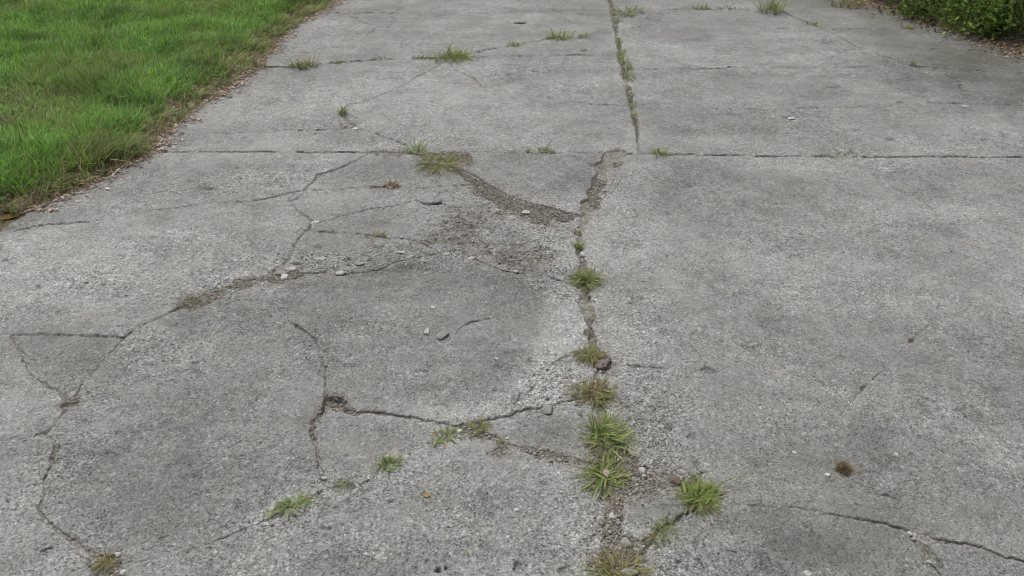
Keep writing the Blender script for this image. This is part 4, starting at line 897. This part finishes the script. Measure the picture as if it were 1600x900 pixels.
def runner():
    root = [o for o in COL.objects if o.name.startswith('grass_tuft') and 'round leafy' in o.get('label', '')][0]
    a = np.array(gp(1112, 768)); b = np.array(gp(1166, 752)); o = np.array(root.location[:2]); d = b-a
    pts = [(*(a-o+d*t), .012+.02*math.sin(t*2.6)) for t in np.linspace(0, 1, 8)]
    ob('runner', tube_mesh('runner', pts, .0016, M_RUN, 5), root)
    r = random.Random(3)
    for t in (.15, .3, .42, .55, .68, .8, .92, 1.0):
        x, y = a-o+d*t; l = ob('leaf', r.choice(leaf_set('bright')), root, loc=(x, y, .012+.02*math.sin(t*2.6)))
        l.rotation_euler = (0, -r.uniform(0, .6), math.atan2(d[1], d[0])+r.choice([-1, 1])*r.uniform(.2, .8)); L = r.uniform(.022, .036); l.scale = (L, L*.7, L)
runner()
# ------------------------------------------------------------------ stones, chips and clods
def ico():
    t = (1+5**.5)/2
    v = np.array([(-1, t, 0), (1, t, 0), (-1, -t, 0), (1, -t, 0), (0, -1, t), (0, 1, t), (0, -1, -t), (0, 1, -t), (t, 0, -1), (t, 0, 1), (-t, 0, -1), (-t, 0, 1)]); v = v/np.linalg.norm(v[0])
    f = [(0, 11, 5), (0, 5, 1), (0, 1, 7), (0, 7, 10), (0, 10, 11), (1, 5, 9), (5, 11, 4), (11, 10, 2), (10, 7, 6), (7, 1, 8), (3, 9, 4), (3, 4, 2), (3, 2, 6), (3, 6, 8), (3, 8, 9), (4, 9, 5), (2, 4, 11), (6, 2, 10), (8, 6, 7), (9, 8, 1)]
    v = list(map(tuple, v))
    for _ in range(2):
        mid = {}; nf = []
        def md(a, b):
            k = (min(a, b), max(a, b))
            if k not in mid:
                m = np.array(v[a])+np.array(v[b]); v.append(tuple(m/np.linalg.norm(m))); mid[k] = len(v)-1
            return mid[k]
        for a, b, c in f:
            x, y, z = md(a, b), md(b, c), md(c, a); nf += [(a, x, z), (b, y, x), (c, z, y), (x, y, z)]
        f = nf
    return np.array(v), np.array(f)
IV, IF = ico()
M_ST = {'grey': plain_material('grey_stone', (.22, .215, .20), (.36, .35, .33), 150), 'white': plain_material('white_chip', (.46, .45, .43), (.64, .63, .60), 200),
        'brown': plain_material('brown_clod', (.10, .075, .055), (.22, .17, .13), 220), 'pink': plain_material('pinkish_stone', (.36, .30, .26), (.48, .42, .37), 120),
        'pale': plain_material('pale_stone', (.38, .37, .34), (.52, .51, .47), 150), 'mauve': plain_material('mauve_clod', (.14, .11, .10), (.25, .21, .195), 150)}
def stone(px, py, rx, ry, hmm, mat, label, name='pebble', cat='stone', group=None, jag=.4, sink=.32, rot=0., heart=False):
    gx, gy = gp(px, py); m = mmpx(py); a = rx*m; b = min(abs(gp(px, py-ry)[1]-gp(px, py+ry)[1])/2, a*1.3); h = hmm/1000/2
    r = np.random.default_rng(int(px*3+py*5)); v = IV.copy(); o = r.uniform(0, 50, 3)
    d = 1 + jag*(vn(v[:, 0]*1.6+o[0]+v[:, 2], v[:, 1]*1.6+o[1], 3) + (1.3 if cat == 'clod' else .6)*vn(v[:, 0]*4+o[2], v[:, 1]*4+v[:, 2]*3, 5))*1.4
    # a few flattened facets
    v = v*d[:, None]
    for _ in range(7):
        n_ = r.normal(size=3); n_ /= np.linalg.norm(n_); c = r.uniform(.5, .8); q = v@n_; v = v - np.clip(q-c, 0, None)[:, None]*n_
    if heart: v[:, 1] -= .45*np.exp(-(v[:, 0]/.28)**2)*(v[:, 1] > 0); v[:, 1] -= .35*np.exp(-(v[:, 0]/.4)**2)*(v[:, 1] < 0)
    c_, s_ = math.cos(rot), math.sin(rot); x = v[:, 0]*a; y = v[:, 1]*b
    V = np.stack([x*c_-y*s_, x*s_+y*c_, v[:, 2]*h], 1)
    return ob(name, mesh_np(name, V, [IF], M_ST[mat], smooth=True), loc=(gx, gy, surf_z(gx, gy)+h*(1-2*sink)), label=label, category=cat, group=group)
stone(667, 519, 6.5, 5, 13, 'pale', 'smooth pale grey pebble left of the larger one on the round slab', jag=.15)
stone(691, 525, 11, 6.5, 17, 'grey', 'flat grey-brown pebble, larger of the two on the round slab', jag=.2, sink=.2)
stone(677, 480, 4.5, 2.6, 4, 'white', 'white chip lying above the two pebbles on the round slab', 'stone_chip')
stone(776, 560, 3.4, 2.4, 4, 'white', 'white chip on the right part of the round slab', 'stone_chip')
stone(658, 582, 2.6, 1.8, 5, 'white', 'white chip in a shallow pit on the round slab', 'stone_chip')
stone(856, 641, 11, 7, 18, 'grey', 'grey stone wedged in the crack left of the dull olive tuft', jag=.3)
stone(943, 569, 13, 12, 26, 'mauve', 'brown clod beside the olive tuft in the centre crack', 'clod', 'clod', jag=.35)
stone(947, 741, 7.5, 6, 10, 'pink', 'heart-shaped pinkish stone lying in the loose green tuft', heart=True, jag=.08, sink=-.6)
stone(1004, 735, 7, 6, 12, 'pale', 'grey stone at the upper rim of the soil opening', jag=.3)
stone(1056, 751, 11, 8, 16, 'brown', 'round brown clod at the right end of the soil opening', 'clod', 'clod', jag=.25)
stone(980, 848, 10, 9, 16, 'grey', 'round flat grey stone embedded in soil near the bottom of the centre crack', jag=.12)
stone(242, 663, 6, 6, 10, 'grey', 'round grey stone set in the slab at left', jag=.1, sink=.35)
stone(443, 432, 7, 4.5, 14, 'white', 'white angular stone in the rubble crack', 'stone_chip')
stone(425, 797, 6, 4, 9, 'white', 'white stone at the left end of the flat elongated weed', 'stone_chip')
stone(506, 747, 6, 3, 7, 'white', 'white chip at the foot of the short vertical crack', 'stone_chip')
stone(718, 674, 4.5, 3.4, 8, 'white', 'white chip at the lowest tip of the round slab', 'stone_chip')
stone(793, 684, 3.6, 2.6, 7, 'white', 'white chip beside the soil pocket below the round slab', 'stone_chip')
stone(808, 797, 3.4, 3, 5, 'white', 'white chip on the slab left of the bottom tufts', 'stone_chip')
stone(185, 868, 5, 3.4, 9, 'white', 'white chip at the upper rim of the lower left soil hole', 'stone_chip')
stone(193, 897, 4.5, 6, 9, 'white', 'white chip at the right rim of the lower left soil hole', 'stone_chip')
stone(1294, 742, 5, 3.8, 7, 'white', 'white shell-like chip left of the brown moss clump', 'stone_chip')
stone(1242, 706, 3.6, 2.5, 5, 'white', 'pale chip up and left of the brown moss clump', 'stone_chip')
stone(1401, 708, 3.6, 3, 5, 'white', 'white chip up and right of the brown moss clump', 'stone_chip')
stone(1423, 832, 4, 3.6, 8, 'white', 'white chip in the crack at lower right', 'stone_chip')
stone(1428, 841, 5, 2.6, 7, 'pale', 'pale stone below the white chip in the crack at lower right', 'stone_chip')
stone(1453, 876, 5, 3, 8, 'pale', 'pale stone in the branch crack at lower right', 'stone_chip')
stone(1262, 895, 7, 5, 7, 'pale', 'tan flat stone at the bottom edge right of centre')
stone(911, 397, 5, 3.6, 12, 'white', 'white stone in the centre crack above the first green tuft', 'stone_chip')
stone(807, 423, 4, 4, 10, 'white', 'white stone at the lower rim of the brown debris patch', 'stone_chip')
stone(930, 576, 4, 3, 8, 'pale', 'pale chip under the olive tuft', 'stone_chip')
stone(930, 594, 4.5, 3.6, 8, 'white', 'pale yellow chip between the brown clod and the dull olive tuft', 'stone_chip')
stone(492, 346, 8, 3, 10, 'white', 'white flake where three cracks meet at left of centre', 'stone_chip')
stone(556, 201, 7, 2.4, 9, 'white', 'white flake in the spalled crack at upper left', 'stone_chip')
stone(606, 369, 6, 1.8, 7, 'white', 'white flake right of the tiny olive tuft', 'stone_chip')
stone(627, 371, 3, 1.5, 6, 'white', 'small white chip on the crack above the rubble', 'stone_chip')
stone(530, 424, 9, 3.2, 12, 'pale', 'pale stone at the lower edge of the rubble left of centre', jag=.3)
stone(957, 805, 6, 5, 10, 'pale', 'pale stone in the narrow soil above the bottom tuft')
stone(822, 330, 8, 3.5, 11, 'pale', 'pale stone under the triangular slab')
stone(985, 893, 14, 7, 14, 'grey', 'broad grey stone at the bottom of the picture behind yellowish grass', jag=.15)
stone(592, 870, 6, 5, 8, 'pale', 'pale grey stone near the bottom left of centre')
stone(572, 866, 4, 3, 6, 'white', 'small white stone left of the pale grey stone near the bottom', 'stone_chip')
stone(602, 874, 6, 3, 5, 'pale', 'thin pale flake right of the pale grey stone near the bottom', 'stone_chip')
stone(440, 425, 9, 4, 14, 'grey', 'grey rubble stone above the white angular stone')
stone(465, 408, 9, 4, 12, 'grey', 'grey rubble stone right of the rubble crack bend')
stone(455, 418, 8, 3.6, 12, 'pale', 'pale rubble stone in the rubble crack bend')
stone(500, 402, 9, 3, 9, 'pale', 'pale rubble lump left on the rubble band')
stone(560, 410, 10, 3, 9, 'grey', 'grey rubble lump midway on the rubble band')
stone(626, 392, 10, 3, 9, 'pale', 'pale rubble lump at the right end of the rubble band')
stone(735, 402, 9, 3.6, 10, 'pale', 'pale broken lump at the top rim of the round slab')
stone(697, 396, 6, 3, 8, 'pale', 'small pale lump at the top rim of the round slab')
stone(21, 327, 8, 4, 14, 'mauve', 'dull mauve stone at the lawn corner on the left edge of the picture', jag=.4)
stone(458, 41, 15, 2.4, 26, 'brown', 'dark brown clod on the far lawn edge', 'clod', 'clod', jag=.5)
stone(810, 36, 10, 1.6, 14, 'brown', 'dark clod on the far slab in the upper middle', 'clod', 'clod', jag=.5)
stone(1236, 183, 7, 1.8, 6, 'white', 'pale flake in the shallow pit on the far right slab', 'stone_chip')
stone(1510, 166, 8, 1.6, 9, 'pale', 'pale flake near the faint crack in front of the shrubs', 'stone_chip')
# thin concrete flake lifted off beside the cracks left of the sprawling tuft
def flake_plate():
    P = gpa([(650, 311), (656, 306), (668, 301), (680, 303), (690, 309), (690, 315), (676, 318), (664, 318)]); c = P.mean(0); n = len(P)
    z = surf_z(*c)+.0005; V = [(p[0]-c[0], p[1]-c[1], 0.) for p in P] + [((p[0]-c[0])*.93, (p[1]-c[1])*.93, .0035) for p in P] + [(0, 0, .0045)]
    F3 = [(n+k, n+(k+1) % n, 2*n) for k in range(n)]; F4 = [(k, (k+1) % n, n+(k+1) % n, n+k) for k in range(n)]
    A = {k: np.full(len(V), v, np.float32) for k, v in (('tone', .1), ('rough', .3), ('dark', 0), ('dirt', 0), ('moss', 0))}
    ob('concrete_flake', mesh_np('concrete_flake', V, [np.array(F3), np.array(F4)], M_CON, A), loc=(c[0], c[1], z), label='thin loose concrete flake lying beside the gravelly patch', category='concrete flake')
flake_plate()
# brown moss clump
def clump(px, py, rpx, label):
    gx, gy = gp(px, py); R_ = rpx*mmpx(py); r = np.random.default_rng(4); n = 900; z0 = surf_z(gx, gy)
    root = ob('moss_clump', None, loc=(gx, gy, z0), label=label, category='moss clump')
    v = IV*np.array([R_*.48, R_*.36, R_*.50])*(1+.35*vn(IV[:, 0]*3+5, IV[:, 1]*3+IV[:, 2]*2, 6))[:, None]; v[:, 2] += R_*.25
    ob('moss_core', mesh_np('moss_core', v, [IF], M_ST['brown'], smooth=True), root)
    k = r.integers(0, len(IV), n); d = IV[k]+r.normal(0, .2, (n, 3)); ok = d[:, 2] > -.2; d = d[ok]; n = len(d); b = d*R_*np.array([.62, .5, .5])*(1+.5*vn(d[:, 0]*4, d[:, 2]*4, 8))[:, None]; b[:, 2] = np.abs(b[:, 2])+.001
    col = pick(np.array([(.27, .205, .11), (.33, .26, .15), (.19, .145, .08), (.38, .32, .19)]), n, r)
    V, T, C = blades(b[:, 0], b[:, 1], b[:, 2], np.arctan2(d[:, 1], d[:, 0]), r.uniform(.2, .6, n)**1.2*R_, np.full(n, .0014), np.arccos(np.clip(d[:, 2], -1, 1)), r.uniform(-.3, .9, n), col)
    k = 150; fx = np.abs(r.normal(.3, .75, k))*R_*1.5; fy = r.normal(-.25, .3, k)*R_
    V2, T2, C2 = blades(fx, fy, np.full(k, .001), r.uniform(0, 6.28, k), r.uniform(.1, .35, k)*R_, np.full(k, .0014), np.full(k, 1.35), r.uniform(-.2, .4, k), pick(np.array([(.26, .19, .10), (.34, .27, .16)]), k, r))
    V, T, C = join([(V, T, C), (V2, T2, C2)]); T = T[0]
    ob('moss_strands', mesh_np('moss_strands', V, [T], M_BLADE, {'col': C}), root, kind='stuff')
clump(1317, 732, 14, 'dull brown dried moss clump on the right slab')
# fallen leaf flakes that lie apart
def fallen(px, py, rpx, col, label, asp=.6, rot=0.):
    gx, gy = gp(px, py); L = rpx*mmpx(py); V = []; F = []
    ns = 8
    for k in range(ns+1):
        t = k/ns*2-1; w = asp*L*math.sqrt(max(1-t*t, .0))*(1-.25*t) + .0002; V += [(t*L, -w, .002+abs(t)**2*.003), (t*L, 0, .0012), (t*L, w, .002+.004*(1-t*t))]
    for k in range(ns): a = 3*k; F += [(a, a+3, a+4, a+1), (a+1, a+4, a+5, a+2)]
    c = np.tile(np.array(col), (len(V), 1)); o = ob('fallen_leaf', mesh_np('fallen_leaf', V, [np.array(F)], M_LITTER, {'col': c}, smooth=True), loc=(gx, gy, surf_z(gx, gy)+.001), label=label, category='leaf'); o.rotation_euler = (0, 0, rot)
fallen(667, 776, 5.5, (.45, .30, .13), 'small orange leaf scrap on the slab below the diagonal crack')
fallen(1424, 531, 6, (.15, .11, .09), 'small dark reddish leaf on the right slab', .4, .3)
fallen(13, 337, 16, (.24, .13, .05), 'curled brown leaf at the lawn corner on the left edge', .45, .4)
fallen(731, 868, 3.5, (.35, .36, .08), 'tiny yellow-green leaf scrap near the bottom, left of the centre crack', .4, 1.4)

# ------------------------------------------------------------------ shrubs at right
def shrub(cx_, cy_, rx, ry, hz, nl, pal, lsize, label, name='shrub', seed=0, individual=0, droop=.3):
    r = np.random.default_rng(200+seed); root = ob(name, None, loc=(cx_, cy_, 0.02), label=label, category='shrub', group='shrubs along the right edge')
    # stems: arching tubes
    tips = []
    V = []; F = []; o = 0
    for s in range(16):
        a = r.uniform(0, 6.28); L = r.uniform(.5, 1.0); pts = []
        for k in range(6):
            t = k/5; rad = t**1.2*L; pts.append((math.cos(a+.3*t)*rx*rad*.95, math.sin(a+.3*t)*ry*rad*.95, hz*(1.25*t-.55*t*t)*L+.0))
        tips.append(pts); me = tube_mesh('stem', pts, .006, M_STEM, 5)
        ob('stem', me, root)
    # long grass and vine shoots growing through
    m = nl//7; a = r.uniform(0, 6.28, m); q_ = r.random(m)**.5; bx = np.cos(a)*rx*q_; by = np.sin(a)*ry*q_
    colb = pick(np.concatenate([OLIVE, GREENS, BRIGHT])*.8, m, r)
    Vb, Tb, Cb = blades(bx, by, np.full(m, .0), a+r.normal(0, .8, m), hz*r.uniform(.5, 1.3, m), r.uniform(.003, .006, m), r.uniform(.2, .9, m), r.uniform(.3, 1.5, m), colb, colb*1.2, 4)
    ob('shoots', mesh_np('shoots', Vb, [Tb], M_BLADE, {'col': Cb}), root, kind='stuff')
    # leaves: clumps over the volume, outer shell denser; gaps between clumps
    nc = max(14, nl//55); th = r.uniform(0, 6.28, nc); u = r.uniform(-.1, 1, nc); rad = r.uniform(.55, 1.0, nc)
    q = np.sqrt(np.clip(1-np.clip(u, 0, 1)**2, 0, 1)); C0 = np.stack([np.cos(th)*q*rx*rad, np.sin(th)*q*ry*rad, np.clip(u, .02, 1)*hz*rad], 1)
    k = r.integers(0, nc, nl); cb = r.uniform(.65, 1.25, nc); P = C0[k] + r.normal(0, 1, (nl, 3))*np.array([.075, .075, .06])*(.6+rx)
    P[:, 2] = np.abs(P[:, 2])+.01
    col = pick(pal, nl, r)*cb[k][:, None]
    L = lsize*r.uniform(.6, 1.3, nl); a = np.arctan2(P[:, 1], P[:, 0])+r.normal(0, .9, nl)
    tilt = r.normal(.1, .5, nl); roll = r.normal(0, .5, nl)
    # leaf: 6-sided ovate with a folded midrib
    lf = np.array([(0, 0, 0), (.3, .24, .05), (.65, .17, .04), (1, 0, -.1), (.65, -.17, .04), (.3, -.24, .05), (.5, 0, -.03)])
    ct, st_ = np.cos(tilt), np.sin(tilt); cr_, sr = np.cos(roll), np.sin(roll); ca, sa = np.cos(a), np.sin(a)
    VV = np.zeros((nl, 7, 3))
    for j in range(7):
        x, y, z = lf[j]*1.0; x = x*L; y = y*L*1.15; z = z*L
        y2 = y*cr_ - z*sr; z2 = y*sr + z*cr_; x3 = x*ct - z2*st_; z3 = x*st_ + z2*ct
        VV[:, j, 0] = P[:, 0] + x3*ca - y2*sa; VV[:, j, 1] = P[:, 1] + x3*sa + y2*ca; VV[:, j, 2] = P[:, 2] + z3
    VV[:, :, 2] = np.maximum(VV[:, :, 2], .004)
    tri = np.array([(0, 1, 6), (1, 2, 6), (2, 3, 6), (3, 4, 6), (4, 5, 6), (5, 0, 6)])
    if individual:
        # nearest leaves become parts of their own
        d = P[:, 1]; pickk = np.argsort(d - P[:, 2]*.4)[:individual]
        for j in pickk:
            c0 = VV[j].mean(0); ob('leaf', mesh_np('leaf', VV[j]-c0, [tri], M_LEAF, {'col': np.repeat(col[j:j+1], 7, 0)}), root, loc=tuple(c0))
        m = np.ones(nl, bool); m[pickk] = False; VV = VV[m]; col = col[m]; nl = len(VV)
    T = (np.arange(nl)[:, None, None]*7 + tri[None]).reshape(-1, 3)
    ob('foliage', mesh_np('foliage', VV.reshape(-1, 3), [T], M_LEAF, {'col': np.repeat(col, 7, 0)}), root, kind='stuff')
SG = np.array([(.055, .09, .03), (.08, .12, .035), (.04, .07, .025), (.12, .15, .055), (.16, .155, .07)])
SL = np.array([(.17, .28, .055), (.22, .32, .07), (.13, .22, .05)])
def at(px, py, dx=0, dy=0): g = gp(px, py); return g[0]+dx, g[1]+dy
x, y = at(1520, 64, .12, .25); shrub(x, y, .26, .24, .20, 900, SL, .038, 'bright green broad-leaved plant at the front of the shrubs', 'leafy_plant', 1, 200)
x, y = at(1600, 70, .35, .35); shrub(x, y, .50, .42, .55, 5200, SG, .028, 'dark green arching shrub at the right edge of the picture', 'shrub', 2)
x, y = at(1480, 30, .25, .45); shrub(x, y, .50, .40, .45, 5200, SG*1.1, .028, 'mid green tangled shrub behind the bright leafy plant', 'shrub', 3)
x, y = at(1400, 8, .25, .30); shrub(x, y, .42, .30, .26, 3000, (SG+SL[:1])*.6, .028, 'low green creeper nearest the top of the picture', 'shrub', 4)
x, y = at(1455, 36, .05, .12); shrub(x, y, .22, .12, .12, 700, (SG+SL[:1])*.6, .026, 'low green sprigs spilling over the fallen leaves', 'shrub', 5)
shrub(4.75, 5.3, .8, .8, 1.5, 5000, SG, .05, 'tall dark shrub standing behind the others, off to the right', 'shrub', 6)
shrub(4.2, 7.2, .9, .8, 1.6, 5000, SG, .05, 'tall dark shrub beyond the top of the picture', 'shrub', 7)
shrub(5.3, 3.9, .7, .8, 1.2, 3500, SG, .05, 'nearest dark shrub off to the right of the picture', 'shrub', 8)
